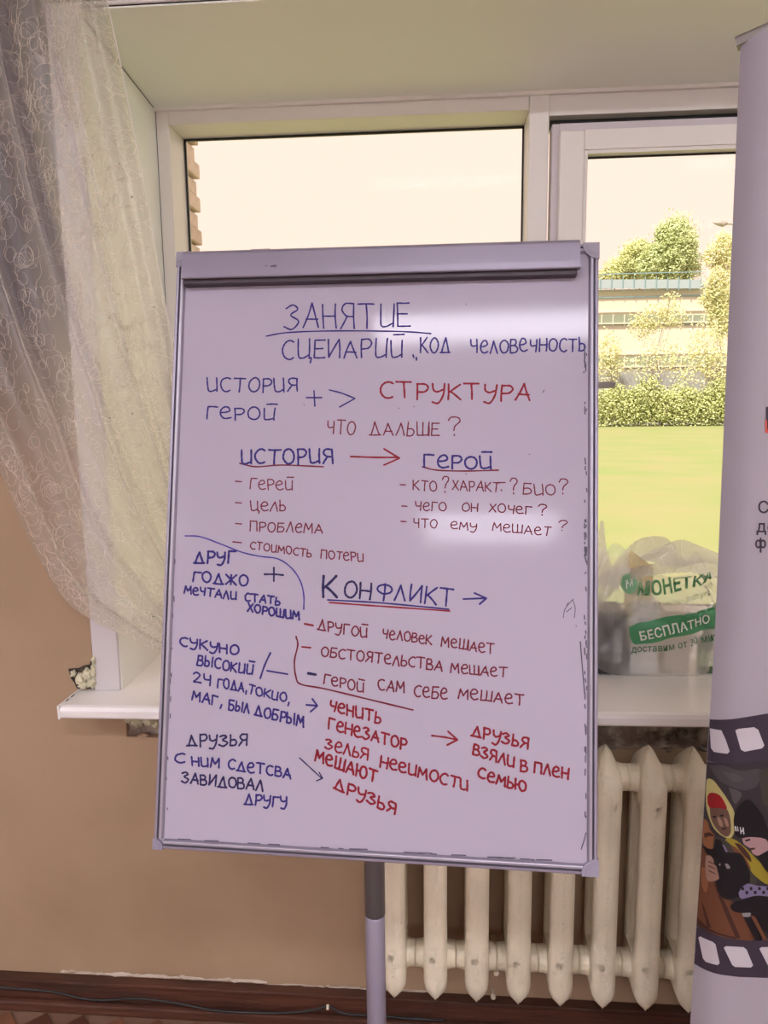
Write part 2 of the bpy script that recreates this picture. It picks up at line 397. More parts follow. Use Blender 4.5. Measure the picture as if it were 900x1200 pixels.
# gasket + glass of the fixed light
def gasket(x0, x1, z0, z1, y, t, parent, d=.006):
    bm = bmesh.new()
    bx(bm, x0, x0+t, y, y+d, z0, z1); bx(bm, x1-t, x1, y, y+d, z0, z1); bx(bm, x0+t, x1-t, y, y+d, z0, z0+t); bx(bm, x0+t, x1-t, y, y+d, z1-t, z1)
    return bm_obj('gasket', bm, BLACK, parent)
g = gasket(xf_in+.001, xm0-.001, zb+.056, zt_in-.001, YG-.01, .005, win); wk.append(g)
wbox('glass_pane', xf_in+.001, xm0-.001, YG-.003, YG+.003, zb+.056, zt_in-.001, GLASS, bev=0)
rebase(wk, win)
# opening sash
sash = empty('sash', (0, 0, 0)); sash.parent = win; sash.location = (-win.location.x, -win.location.y, -win.location.z)
YS = YW-.018
sx0_, sx1_ = P(646, 200, YS).x, xso-.002
sz1_, sz0_ = P(760, 141, YS).z, SZ+.012
gx0, gz1 = P(687.5, 200, YS).x, P(760, 178, YS).z
gz0 = SZ+.10
sk = []
bm = bmesh.new()
def ringbox(bm, X0, X1, Z0, Z1, x0, x1, z0, z1, y0, y1, bev=.002):
    bx(bm, X0, x0, y0, y1, Z0, Z1, bev, 1); bx(bm, x1, X1, y0, y1, Z0, Z1, bev, 1)
    bx(bm, x0, x1, y0, y1, z1, Z1, 0); bx(bm, x0, x1, y0, y1, Z0, z0, 0)
st_ = P(656, 200, YS-.012).x; stz = P(760, 150, YS-.012).z
SASHP = PVC
LIPM = mat('sash_lip', (.60, .54, .56), .35)
ringbox(bm, sx0_, sx1_, sz0_, sz1_, st_, sx1_-.02, sz0_+.02, stz, YS, YS+.05)
bm_obj('sash_lip', bm, LIPM, sash)
bm = bmesh.new(); ringbox(bm, st_-.002, sx1_-.018, sz0_+.018, stz+.002, gx0-.008, sx1_-.09, gz0-.008, gz1+.008, YS-.012, YS+.04, .003)
bm_obj('sash_frame', bm, SASHP, sash)
bm = bmesh.new(); ringbox(bm, gx0-.0085, sx1_-.0895, gz0-.0085, gz1+.0085, gx0+.001, sx1_-.099, gz0+.001, gz1-.001, YS-.008, YS+.035, .002)
bm_obj('glazing_bead', bm, PVC, sash)
g = gasket(gx0+.001, sx1_-.099, gz0+.001, gz1-.001, YS+.022, .004, sash)
box('gap_seal', sx0_, sx1_, YS+.052, YS+.06, sz1_+.001, zs_top-.001, BLACK, sash)
box('glass_pane', gx0+.001, sx1_-.099, YS+.028, YS+.034, gz0+.001, gz1-.001, GLASS, sash)
hz = P(710, 451, YS-.05).z; hx = P(671, 451, YS-.012).x
bm = bmesh.new(); HM = mat('handle_grey', (.34, .32, .29), .4)
bx(bm, hx-.014, hx+.014, YS-.022, YS-.0125, hz-.035, hz+.035, .004)
tube(bm, [(hx, YS-.02, hz), (hx, YS-.05, hz)], .009, 12)
bx(bm, hx-.012, P(721, 451, YS-.05).x, YS-.058, YS-.044, hz-.0085, hz+.0085, .003)
bm_obj('handle', bm, HM, sash)

# ------------------------------------------------------------------ radiator
rad = empty('radiator', (0, 1.58, 0)); tag(rad, 'cream painted ribbed cast iron radiator under the windowsill behind the whiteboard', 'radiator')
RY = 1.585; RZ1 = P(753, 874, RY).z; RZ0 = P(708, 1188, RY-.07).z
rad.location = (.2, RY, RZ0)
xs = [P(x, 1180, RY-.07).x for x in (462, 509.5, 560, 609.5, 658, 708.5, 758.5)]
pitch = (xs[-1]-xs[0])/6
xs = [xs[0]+pitch*i for i in range(11)]
HH = RZ1-RZ0
def rad_section():
    bm = bmesh.new()
    w_ = .0262
    def hexloop(z, hw, y0, y1, rf=.010, rb=.010):
        # elongated cross section with a low ridge front and back
        rf = min(rf, (y1-y0)*.3)
        pts = [(0, y0), (hw*.55, y0+rf*.35), (hw*.92, y0+rf), (hw, y0+rf*1.9), (hw, y1-rf*1.9), (hw*.92, y1-rf), (hw*.55, y1-rf*.35), (0, y1),
               (-hw*.55, y1-rf*.35), (-hw*.92, y1-rf), (-hw, y1-rf*1.9), (-hw, y0+rf*1.9), (-hw*.92, y0+rf), (-hw*.55, y0+rf*.35)]
        return [bm.verts.new((x, y, z)) for x, y in pts]
    def loft(levels, cap0=True, cap1=True):
        loops = [hexloop(*l) for l in levels]; n = len(loops[0])
        for a, b in zip(loops, loops[1:]):
            for k in range(n): bm.faces.new((a[k], a[(k+1) % n], b[(k+1) % n], b[k]))
        if cap0: bm.faces.new(loops[0][::-1])
        if cap1: bm.faces.new(loops[-1])
    d = .07
    # top head: apex in the middle, sloping to the column tops
    loft([(HH-.115, w_, -d, d), (HH-.075, w_, -d, d), (HH-.062, w_*.99, -d+.002, d-.002), (HH-.046, w_*.90, -d+.011, d-.011), (HH-.030, w_*.72, -d+.024, d-.024), (HH-.014, w_*.42, -d+.042, d-.042), (HH-.003, w_*.12, -.012, .012), (HH, .001, -.003, .003)])
    loft([(.115, w_, -d, d), (.045, w_, -d, d), (.032, w_*.93, -d+.001, d-.001), (.020, w_*.74, -d+.003, d-.003), (.009, w_*.42, -d+.007, d-.007), (.001, w_*.08, -d+.012, d-.012), (0, .001, -d+.014, d-.014)])
    for y0, y1 in ((-d, -d+.05), (d-.05, d)):
        loft([(.1, w_, y0, y1), (HH*.3, w_*.97, y0, y1), (HH*.7, w_*.97, y0, y1), (HH-.1, w_, y0, y1)])
    bmesh.ops.recalc_face_normals(bm, faces=bm.faces[:])
    me = bpy.data.meshes.new('radiator_section'); bm.to_mesh(me); bm.free(); me.materials.append(CIRON)
    me.polygons.foreach_set('use_smooth', [True]*len(me.polygons)); 
    try: me.set_sharp_from_angle(angle=R(50))
    except Exception: pass
    # casting seam down the front ridge
    bm = bmesh.new(); r = random.Random(5)
    n = 90
    for i in range(n):
        z = .06 + (HH-.14)*i/n
        for _ in range(2):
            c = Vector((r.uniform(-.003, .003), -d-.0002, z + r.uniform(-.003, .003))); s = r.uniform(.0007, .0018)
            a = [bm.verts.new(c+Vector(q)*s) for q in ((-1, .3, -1), (1, .3, -1), (0, -.7, 0), (.2, .3, 1.4))]
            for f in ((0, 1, 2), (1, 3, 2), (3, 0, 2)): bm.faces.new([a[i] for i in f])
    bmesh.ops.recalc_face_normals(bm, faces=bm.faces[:])
    seam = bpy.data.meshes.new('casting_seam'); bm.to_mesh(seam); bm.free(); seam.materials.append(CIRON)
    # hubs
    bm = bmesh.new()
    for z in (0,):
        lathe(bm, [(.036, .018), (.032, .025), (.0295, .032), (.0288, .040), (.0288, pitch/2-.0006)], (0, 0, z), 20, 'X')
        lathe(bm, [(.0288, -pitch/2+.0006), (.0288, -.040), (.0295, -.032), (.032, -.025), (.036, -.018)], (0, 0, z), 20, 'X')
    bmesh.ops.recalc_face_normals(bm, faces=bm.faces[:])
    hub = bpy.data.meshes.new('hub'); bm.to_mesh(hub); bm.free(); hub.materials.append(CIRON)
    hub.polygons.foreach_set('use_smooth', [True]*len(hub.polygons))
    return me, seam, hub
me, seam, hub = rad_section()
for i, x in enumerate(xs):
    o = bpy.data.objects.new('radiator_section', me); link(o, rad); o.location = (x-rad.location.x, 0, 0)
    s = stuff(bpy.data.objects.new('casting_seam', seam)); link(s, o)
    
    for z in (HH-.072, .072): h = bpy.data.objects.new('hub', hub); link(h, o); h.location = (0, 0, z)
# plug on the free end and brackets into the wall
for z in (HH-.072, .072): bm = bmesh.new(); lathe(bm, [(.02, -.058), (.024, -.052), (.026, -.046), (.026, -.0447)], (xs[0]-rad.location.x, 0, z), 6, 'X'); bm_obj('end_plug', bm, CIRON, rad)
for x in (xs[2]+pitch/2, xs[7]+pitch/2):
    for z in (HH-.105, .034): bm = bmesh.new(); tube(bm, [(x-rad.location.x, -.01, z), (x-rad.location.x, D-RY-.0006, z)], .006, 8); bm_obj('wall_bracket', bm, CIRON, rad)
# little white valve nub below the lower hub
bm = bmesh.new(); c = P(578, 1168, D-.03); bmesh.ops.create_icosphere(bm, subdivisions=2, radius=.007, matrix=Matrix.Translation(c))
tube(bm, [c, c+Vector((0, .03, 0))], .003, 6)
tag(bm_obj('wall_knob', bm, mat('knob_cream', (.7, .62, .5), .4), smooth=True), 'small cream round knob low on the wall behind the radiator ribs', 'knob')

# ------------------------------------------------------------------ whiteboard
BO = CO + Vector((-.474, 1.119, -.7275))
EX = Vector((1, -.0256, -.0091)).normalized(); EY = Vector((.00996, .2206, .9674)); EY = (EY - EX*EX.dot(EY)).normalized(); EZ = EX.cross(EY)
BW, BH = .705, .993
BM = Matrix(((EX.x, EY.x, EZ.x, BO.x), (EX.y, EY.y, EZ.y, BO.y), (EX.z, EY.z, EZ.z, BO.z), (0, 0, 0, 1)))
BMI = BM.inverted()
def bd(x, y):
    v = BMI @ on_plane(x, y, BO, EZ); return v.x, v.y
flip = empty('whiteboard'); flip.matrix_world = BM
tag(flip, 'white magnetic flipchart board covered in blue and red handwriting, tilted back on a grey pole', 'whiteboard')
def panel_mat():
    m = mat('enamel_board', (.42, .375, .455), .085, spec=.18, c2=(.40, .36, .435), vscale=2.5)
    return m
box('panel', .008, BW-.008, .008, BH-.008, -.012, 0, panel_mat(), flip)
FWD = .0155
def rail(name, L_, axis, m, flipside=False):
    # aluminium profile along its length: outer wall, ridge, groove, inner lip
    pr = [(0, -.016), (0, .003), (.0012, .0050), (.0052, .0054), (.0060, .0040), (.0066, .0022), (.0078, .0020), (.0084, .0046), (.0112, .0050), (.0126, .0042), (.0150, .0014), (FWD, .0004), (FWD, -.016)]
    mi = [0, 0, 0, 2, 2, 2, 0, 1, 1, 0, 0, 0, 0]
    bm = bmesh.new(); n = len(pr)
    A, B = [], []
    for u, h in pr:
        if axis == 'L': A.append(bm.verts.new((u, 0.016, h))); B.append(bm.verts.new((u, L_-.016, h)))
        if axis == 'R': A.append(bm.verts.new((BW-u, 0.016, h))); B.append(bm.verts.new((BW-u, L_-.016, h)))
        if axis == 'B': A.append(bm.verts.new((.016, u, h))); B.append(bm.verts.new((L_-.016, u, h)))
        if axis == 'T': A.append(bm.verts.new((.016, BH-u, h))); B.append(bm.verts.new((L_-.016, BH-u, h)))
    for i in range(n):
        f = bm.faces.new((A[i], A[(i+1) % n], B[(i+1) % n], B[i])); f.material_index = mi[i]
    bm.faces.new(A[::-1]); bm.faces.new(B)
    return bm_obj(name, bm, [ALU, ALUL, ALUD], flip)
rail('frame_rail', BH, 'L', ALU); rail('frame_rail', BH, 'R', ALU); rail('frame_rail', BW, 'B', ALU); rail('frame_rail', BW, 'T', ALU)
def corner(cx, cy, sx, sy, m, S=.026):
    bm = bmesh.new()
    out = [(0, 0), (S, 0), (S, S*.31), (S*.94, S*.48), (S*.77, S*.71), (S*.52, S*.9), (S*.31, S), (0, S)]
    for k, (sc_, h0, h1) in enumerate(((1, -.017, .0062), (.80, .0062, .0070), (.60, .0070, .0078))):
        lo = [bm.verts.new((cx+sx*(x*sc_+.001*k), cy+sy*(y*sc_+.001*k), h0)) for x, y in out]
        hi = [bm.verts.new((cx+sx*(x*sc_+.001*k), cy+sy*(y*sc_+.001*k), h1)) for x, y in out]
        n = len(out)
        for i in range(n): bm.faces.new((lo[i], lo[(i+1) % n], hi[(i+1) % n], hi[i]))
        bm.faces.new(hi); bm.faces.new(lo[::-1])
    return bm_obj('corner_cap', bm, m, flip)
CORL = mat('pale_corner_plastic', (.28, .25, .32), .4)
corner(-.0012, BH+.0012, 1, -1, CORN); corner(BW+.0012, BH+.0012, -1, -1, CORN)
corner(BW+.0018, -.0018, -1, 1, CORL); corner(-.0012, -.0012, 1, 1, CORL, .017)
# clamp bar across the top
tl, tr = bd(213, 297), bd(682, 282); bl_, br_ = bd(214, 331), bd(682, 326)
clamp = empty('clamp_bar'); clamp.parent = flip
u0, u1 = tl[0]+.010, tr[0]-.006; ang = math.atan2(tr[1]-tl[1], tr[0]-tl[0])
clamp.location = (u0, tl[1]-.004, 0); clamp.rotation_euler = (0, 0, ang*.85)
LC = u1-u0; HC = .050
bm = bmesh.new()
pr = [(0, .004), (0, .016), (-.003, .021), (-.008, .0235), (-HC+.012, .0255), (-HC+.002, .0258), (-HC, .0245), (-HC+.001, .018), (-HC+.003, .010), (-HC+.006, .008)]
A = [bm.verts.new((0, u, h)) for u, h in pr]; B = [bm.verts.new((LC, u, h)) for u, h in pr]; n = len(pr)
for i in range(n): bm.faces.new((A[i], A[(i+1) % n], B[(i+1) % n], B[i]))
bm.faces.new(A[::-1]); bm.faces.new(B)
bm_obj('bar_profile', bm, BAR, clamp)
bm = bmesh.new(); bx(bm, .0005, LC-.004, -HC-.0075, -HC+.0025, .0012, .0175, .001, 1)
o = bm_obj('shadow_lip', bm, mat('dark_lip', (.05, .035, .045), .5), clamp)  # dark lip, its colour carries the shadow strip under the bar
bm = bmesh.new(); q = bd(308, 293)
bx(bm, q[0]-.017-u0, q[0]+.017-u0, -.002, .0022, .006, .014, .001, 1); bm_obj('bar_latch', bm, BAR, clamp)
bm = bmesh.new(); q = bd(323, 322)
for dx, dy, s in ((0, 0, .0022), (.004, .0004, .003), (-.010, .0012, .0013)):
    bmesh.ops.create_circle(bm, cap_ends=True, radius=s, segments=10, matrix=Matrix.Translation((q[0]-u0+dx, q[1]-tl[1]+dy+.004+.003, .0262)) @ Matrix.Diagonal((1.6, .7, 1, 1)))
bm_obj('dirt_mark', bm, mat('grime', (.12, .10, .14), .7), clamp)

# ---- handwriting: a stroke alphabet (unit height), words placed on the board
def arc(cx, cy, rx, ry, a0, a1, n=9): return [(cx+rx*math.cos(R(a0+(a1-a0)*k/n)), cy+ry*math.sin(R(a0+(a1-a0)*k/n))) for k in range(n+1)]
U_ = [(0, 1), (.02, .45), (.08, .05), (.3, .02), (.55, .15)]
G = {
 'З': (.62, [[(0, .86), (.28, 1), (.5, .82), (.2, .58), (.58, .32), (.3, 0), (-.04, .12)]]),
 'А': (.68, [['L', (0, 0), (.36, 1), (.66, 0)], ['L', (.12, .36), (.62, .34)]]),
 'Н': (.6, [['L', (0, 1), (.03, 0)], ['L', (.02, .5), (.56, .5)], ['L', (.56, 1), (.57, 0)]]),
 'Я': (.62, [['L', (.58, 0), (.57, .98)], [(.57, .98), (.2, 1), (.05, .75), (.25, .5), (.56, .48)], ['L', (.28, .48), (0, 0)]]),
 'Т': (.72, [['L', (0, 1), (.7, 1)], ['L', (.36, 1), (.35, 0)]]),
 'т': (.6, [['L', (0, 1), (.6, 1)], ['L', (.3, 1), (.28, 0)]]),
 'И': (.62, [U_, ['L', (.57, 1), (.58, 0)]]),
 'N': (.62, [['L', (0, 1), (.02, .02), (.55, 1), (.58, 0)]]),
 'Й': (.62, [U_, ['L', (.57, 1), (.58, 0)], ['L', (.12, 1.34), (.66, 1.36)]]),
 'Е': (.55, [['L', (.52, 1), (.02, 1), (.0, 0), (.55, 0)], ['L', (.0, .52), (.42, .52)]]),
 'С': (.6, [arc(.36, .5, .36, .5, 55, 305)]),
 'Ц': (.66, [U_, ['L', (.57, 1), (.58, 0), (.7, 0), (.64, -.25)]]),
 'Р': (.55, [['L', (.05, -.05), (.03, 1)], [(.03, .98), (.4, .98), (.54, .74), (.38, .48), (.04, .44)]]),
 'К': (.58, [['L', (.02, 1), (0, 0)], ['L', (.55, 1), (.04, .45)], ['L', (.1, .52), (.58, 0)]]),
 'О': (.66, [arc(.33, .5, .32, .5, 100, 470, 12)]),
 'Д': (.78, [['L', (.12, .05), (.4, 1), (.68, .05)], ['L', (.0, .02), (.78, .02)]]),
 'Л': (.6, [['L', (0, 0), (.3, 1), (.58, 0)]]),
 'Ч': (.55, [[(0, 1), (.03, .6), (.2, .48), (.48, .55)], ['L', (.5, 1), (.46, 0)]]),
 'ч': (.55, [[(0, 1), (.03, .6), (.2, .48), (.48, .55)], ['L', (.5, 1), (.46, 0)]]),
 'е': (.6, [[(.0, .5), (.3, .52), (.52, .66), (.42, .92), (.2, .92), (.02, .6), (.06, .2), (.28, 0), (.6, .1)]]),
 'В': (.56, [['L', (.02, 1), (0, 0)], [(.02, 1), (.36, .98), (.45, .76), (.3, .56), (.03, .52)], [(.1, .53), (.42, .5), (.56, .26), (.4, .02), (0, .0)]]),
 'Б': (.6, [['L', (.56, 1), (.05, 1), (.02, 0)], [(.03, .52), (.38, .56), (.56, .32), (.42, .04), (.02, .0)]]),
 'Г': (.55, [['L', (.02, 0), (.04, 1), (.55, .98)]]),
 'У': (.6, [[(0, 1), (.05, .62), (.24, .48), (.5, .62)], [(.56, 1), (.52, .3), (.32, -.22), (.04, -.16)]]),
 'Ы': (.8, [['L', (0, 1), (.02, 0)], [(.02, .5), (.32, .52), (.44, .26), (.3, .02), (.02, .02)], ['L', (.72, 1), (.72, 0)]]),
 'Ь': (.5, [['L', (.03, 1), (0, 0)], [(.02, .5), (.34, .52), (.48, .26), (.32, .02), (.0, .0)]]),
 'П': (.62, [['L', (.02, 0), (.02, 1), (.58, 1), (.6, 0)]]),
 'М': (.75, [['L', (0, 0), (.08, 1), (.36, .35), (.64, 1), (.72, 0)]]),
 'Ш': (.85, [['L', (0, 1), (.04, .03), (.42, .03), (.42, 1)], ['L', (.42, .03), (.8, .05), (.82, 1)], ['L', (.82, .9), (.84, -.02)]]),
 'Ф': (.85, [arc(.42, .66, .40, .3, 90, 440, 12), ['L', (.42, 1.0), (.40, -.1)]]),
 'Х': (.6, [['L', (.05, 1), (.58, 0)], ['L', (.56, 1), (0, 0)]]),
 'Ю': (.9, [['L', (0, 1), (.02, 0)], ['L', (.02, .5), (.3, .5)], arc(.6, .5, .29, .48, 170, 540, 12)]),
 'Ж': (.8, [['L', (0, 1), (.78, 0)], ['L', (.78, 1), (0, 0)], ['L', (.39, 1), (.39, 0)]]),
 '?': (.5, [[(0, .8), (.12, 1), (.38, .98), (.46, .76), (.26, .5), (.2, .24)], ['L', (.2, .03), (.22, -.03)]]),
 ',': (.25, [['L', (.15, .12), (.04, -.28)]]), '.': (.2, [['L', (.08, .02), (.12, -.02)]]),
 '2': (.6, [[(0, .8), (.2, 1), (.48, .8), (.3, .4), (.0, .02)], ['L', (.0, .02), (.58, .05)]]),
 '4': (.55, [[(0, 1), (.03, .55), (.2, .45), (.48, .5)], ['L', (.52, 1), (.48, -.1)]]),
 ' ': (.45, []),
}
INK = {'b': mat('blue_ink', (.028, .017, .15), .5, spec=.25), 'r': mat('red_ink', (.15, .013, .026), .5, spec=.25),
       'n': mat('navy_ink', (.02, .014, .075), .5, spec=.25), 'm': mat('crimson_ink', (.22, .008, .018), .5, spec=.25), 'k': mat('marker_smudge', (.07, .06, .09), .6),
       'v': mat('purple_ink', (.055, .038, .25), .5, spec=.25)}
lay = [0]
def ribbon(bm, pts, wd, z):
    pts = [p for i, p in enumerate(pts) if i == 0 or math.dist(p, pts[i-1]) > 1e-5]
    if len(pts) < 2: pts = [pts[0], (pts[0][0]+1e-4, pts[0][1]-1e-4)]
    L_, R_ = [], []
    n = len(pts)
    def nrm(i):
        a, b = pts[max(i-1, 0)], pts[min(i+1, n-1)]; dx, dy = b[0]-a[0], b[1]-a[1]; l = math.hypot(dx, dy) or 1; return -dy/l, dx/l
    e = wd*.42
    def ext(i, j):
        a, b = pts[i], pts[j]; l = math.dist(a, b) or 1; return (a[0]+(a[0]-b[0])/l*e, a[1]+(a[1]-b[1])/l*e)
    for i in range(n):
        nx_, ny_ = nrm(i); k = wd/2*(1+.12*math.sin(i*1.7+pts[0][0]*900))
        L_.append(bm.verts.new((pts[i][0]+nx_*k, pts[i][1]+ny_*k, z))); R_.append(bm.verts.new((pts[i][0]-nx_*k, pts[i][1]-ny_*k, z)))
    for i in range(n-1): bm.faces.new((L_[i], R_[i], R_[i+1], L_[i+1]))
    for i, j, s in ((0, 1, 1), (n-1, n-2, -1)):
        q = ext(i, j); nx_, ny_ = nrm(i)
        a = bm.verts.new((q[0]+nx_*wd*.26, q[1]+ny_*wd*.26, z)); b = bm.verts.new((q[0]-nx_*wd*.26, q[1]-ny_*wd*.26, z))
        bm.faces.new((L_[i], a, b, R_[i]) if s > 0 else (R_[i], b, a, L_[i]))
hr = random.Random(11)
def write(text, x0, y0, x1, y1, h, c='r', wpx=1.7, nm='handwriting'):
    ws_ = [G[ch][0] for ch in text]; gap = .17
    tot = sum(ws_) + gap*(len(text)-1); Lp = math.hypot(x1-x0, y1-y0); k = Lp/tot      # px per unit width
    dx, dy = (x1-x0)/Lp, (y1-y0)/Lp; ux, uy = 0.0, 0.0
    bm = bmesh.new(); t = 0
    lay[0] += 1; z = .00035
    for ch, w_ in zip(text, ws_):
        jy = hr.uniform(-.05, .05); js = hr.uniform(.94, 1.07); sl = hr.uniform(-.05, .08)
        for st_i in G[ch][1]:
            straight = st_i[0] == 'L'; pts = st_i[1:] if straight else st_i
            px = []
            for (a, b) in pts:
                b = b*js + jy; a2 = a + sl*b
                X = x0 + dx*(t+a2)*k + dy*b*h*.35; Y = y0 + dy*(t+a2)*k - b*h
                px.append((X+hr.uniform(-.25, .25), Y+hr.uniform(-.25, .25)))
            loc = [bd(*p) for p in px]
            if straight:
                # slight bow on every straight pull, sharp turns between
                out = []
                for i in range(len(loc)-1):
                    a, b = loc[i], loc[i+1]; l = math.dist(a, b); bow = hr.uniform(-.03, .03)
                    seg_ = [a, ((a[0]+b[0])/2 - (b[1]-a[1])*bow, (a[1]+b[1])/2 + (b[0]-a[0])*bow), b]
                    ribbon(bm, catmull(seg_, 3), wpx*.00137, z)
            else: ribbon(bm, catmull(loc, 4), wpx*.00137, z)
            z += .000004
        t += w_ + gap
    o = bm_obj(nm, bm, INK[c], flip); return o
def stroke(ptlists, c='b', wpx=1.7, nm='ink_line', n=4):
    bm = bmesh.new(); z = .0003
    for pts in ptlists:
        loc = [bd(*p) for p in pts]; ribbon(bm, catmull(loc, n) if len(loc) > 2 else loc, wpx*.00137, z); z += .000005
    return bm_obj(nm, bm, INK[c], flip)
W_ = write
W_('ЗАНЯТИЕ', 334, 386, 481, 383, 28, 'b', 2.0)
stroke([[(312, 394), (335, 390), (380, 388), (440, 388), (480, 389), (505, 391)]], 'b', 1.8, 'underline')
W_('СЦЕNАРИЙ', 331, 421, 472, 418, 21, 'b', 2.0)
stroke([[(484, 416), (485, 419)], [(488, 419), (488, 422)]], 'b', 2.0, 'quotation_mark')
W_('КОД', 493, 414, 527, 414, 17, 'b', 2.0)
W_('ЧеЛОВеЧНОСтЬ', 552, 414, 686, 411, 15, 'b', 2.0)
W_('ИСТОРИЯ', 243, 459, 349, 459, 16, 'b', 2.0)
W_('ГеРОЙ', 242, 491, 322, 492, 14, 'b', 2.0)
stroke([[(359, 466), (377, 466)], [(368, 458), (369, 476)]], 'b', 1.8, 'plus_sign')
stroke([[(386, 457), (401, 461), (416, 467)], [(416, 467), (398, 477)]], 'b', 1.8, 'chevron_mark')
W_('СТРУКТУРА', 446, 466, 621, 470, 18, 'm', 2.4)
W_('ЧТО', 384, 508, 416, 509, 15, 'r', 1.6); W_('ДАЛЬШЕ', 433, 510, 515, 511, 15, 'r', 1.6); W_('?', 526, 509, 541, 509, 20, 'r', 1.6)
W_('ИСТОРИЯ', 283, 543, 391, 543, 17, 'b', 2.5); stroke([[(281, 543), (300, 547), (330, 545), (379, 547)]], 'r', 1.8, 'underline')
stroke([[(411, 535), (440, 536), (467, 536)], [(450, 526), (468, 537)], [(468, 537), (450, 545)]], 'm', 2.2, 'arrow')
W_('ГеРОЙ', 497, 547, 576, 550, 15, 'b', 2.4); stroke([[(495, 547), (512, 551), (545, 552), (584, 551)]], 'r', 1.8, 'underline')
for y in (564, 589, 613.5): stroke([[(276, y), (283, y+.5)]], 'r', 1.6, 'dash')
stroke([[(273, 635), (283, 636)]], 'r', 1.6, 'dash')
W_('ГеРеЙ', 293, 573, 343, 574, 11.5, 'r', 1.5); W_('ЦеЛЬ', 294, 598, 335, 599, 11.5, 'r', 1.6)
W_('ПРОБЛеМА', 293, 622, 378, 625, 11, 'r', 1.6); W_('СтОИМОСтЬ', 293, 643, 365, 653, 8.5, 'r', 1.6); W_('ПОтеРИ', 376, 654, 426, 658, 9.5, 'r', 1.6)
for a, b in ((469, 568), (471, 593), (470, 611)): stroke([[(a, b), (a+6, b+.3)]], 'r', 1.6, 'dash')
W_('КтО', 484, 574, 512, 576, 11.5, 'r', 1.5); W_('?', 518, 577, 526, 577, 17, 'r', 1.5); W_('ХАРАКт', 530, 574, 585, 577, 11, 'r', 1.5)
stroke([[(582, 565.5), (592, 565.5)], [(587, 574), (588, 575)]], 'r', 1.4, 'dash')
W_('?', 598, 579, 607, 579, 18, 'r', 1.5); W_('БИО', 613, 579, 651, 580, 12, 'r', 1.5); W_('?', 655, 579, 666, 579, 16, 'r', 1.5)
W_('ЧеГО', 487, 598, 523, 599, 10, 'r', 1.5); W_('ОН', 541, 599, 560, 600, 9, 'r', 1.5); W_('ХОЧеГ', 573, 600, 623, 603, 9.5, 'r', 1.5); W_('?', 631, 603, 641, 603, 13, 'r', 1.5)
W_('ЧТО', 485, 618, 512, 619, 10, 'r', 1.4); W_('еМУ', 528, 619, 559, 622, 8.5, 'r', 1.4); W_('МеШАет', 577, 622, 645, 628, 9.5, 'r', 1.4); W_('?', 654, 622, 664, 622, 12, 'r', 1.4)
stroke([[(217, 628), (235, 629), (260, 638), (283, 647), (305, 652), (326, 655), (342, 666), (352, 681), (356, 697), (356, 714)]], 'v', 1.7)
W_('ДРУГ', 227, 660, 276, 660, 13, 'b', 2.7)
stroke([[(310, 673), (322, 673), (332, 674)], [(321, 665), (321, 681)]], 'n', 2.3, 'plus_sign')
W_('ГОДЖО', 226, 681, 290, 687, 12, 'b', 2.4); W_('МеЧТАЛИ', 216, 695, 277, 703, 9, 'b', 2.3); W_('СТАТЬ', 287, 704, 328, 709, 9, 'b', 2.3); W_('ХОРОШИМ', 290, 716, 351, 727, 9.5, 'b', 2.4)
W_('СУКУНО', 211, 756, 279, 768, 10.5, 'b', 2.4); W_('ВЫСОКИЙ', 231, 779, 296, 791, 11, 'b', 2.3)
stroke([[(317, 765), (310, 780), (305, 795)], [(313, 786), (337, 790)]], 'b', 2.2)
W_('24', 227, 799, 247, 803, 12, 'b', 2.2); W_('ГОДА,', 255, 806, 290, 811, 11, 'b', 2.2); W_('тОКИО,', 291, 812, 340, 824, 10, 'b', 2.2)
W_('МАГ,', 225, 820, 261, 828, 11, 'b', 2.3); W_('БЫЛ', 268, 832, 292, 836, 11, 'b', 2.3); W_('ДОБРЫМ', 298, 838, 356, 852, 12, 'b', 2.4)
stroke([[(359, 826), (372, 827)], [(366, 819), (372, 827)], [(372, 827), (364, 834)]], 'b', 2.2, 'arrow')
W_('ДРУЗЬЯ', 219, 875, 290, 873, 13, 'n', 2.3); W_('С', 205, 894, 217, 894, 11, 'b', 2.3); W_('НИМ', 225, 897, 257, 900, 10.5, 'b', 2.3); W_('СДеТСВА', 267, 901, 341, 912, 11.5, 'b', 2.3)
W_('ЗАВNДОВАЛ', 213, 917, 308, 927, 12, 'n', 2.3); W_('ДРУГУ', 286, 942, 337, 946, 12, 'b', 2.3)
stroke([[(351, 888), (364, 900), (377, 912)], [(371, 915), (378, 912)], [(378, 912), (374, 905)]], 'n', 1.5, 'arrow')
stroke([[(347, 746), (349, 756), (345, 775), (347, 794), (353, 802), (380, 807), (430, 819), (484, 832)]], 'r', 2.0, 'bracket')
stroke([[(357, 731), (367, 733)]], 'm', 2.2, 'dash'); stroke([[(354, 758), (364, 759)]], 'm', 2.2, 'dash'); stroke([[(361, 789), (370, 790.5)]], 'n', 3.2, 'dash')
W_('ДРУГОЙ', 372, 738, 430, 747, 11.5, 'r', 1.9); W_('ЧеЛОВеК', 448, 748, 506, 755, 10.5, 'r', 1.8); W_('МеШАеТ', 517, 757, 579, 766, 11, 'r', 1.8)
W_('ОБСТОЯТеЛЬСТВА', 376, 769, 518, 786, 11.5, 'r', 1.9); W_('МеШАеТ', 528, 788, 594, 794, 11, 'r', 1.8)
W_('ГеРОЙ', 379, 801, 426, 811, 11, 'r', 1.9); W_('САМ', 443, 808, 474, 812, 12, 'r', 1.9); W_('СеБе', 485, 816, 524, 820, 13, 'r', 1.9); W_('МеШАеТ', 537, 818, 614, 827, 12, 'r', 1.9)
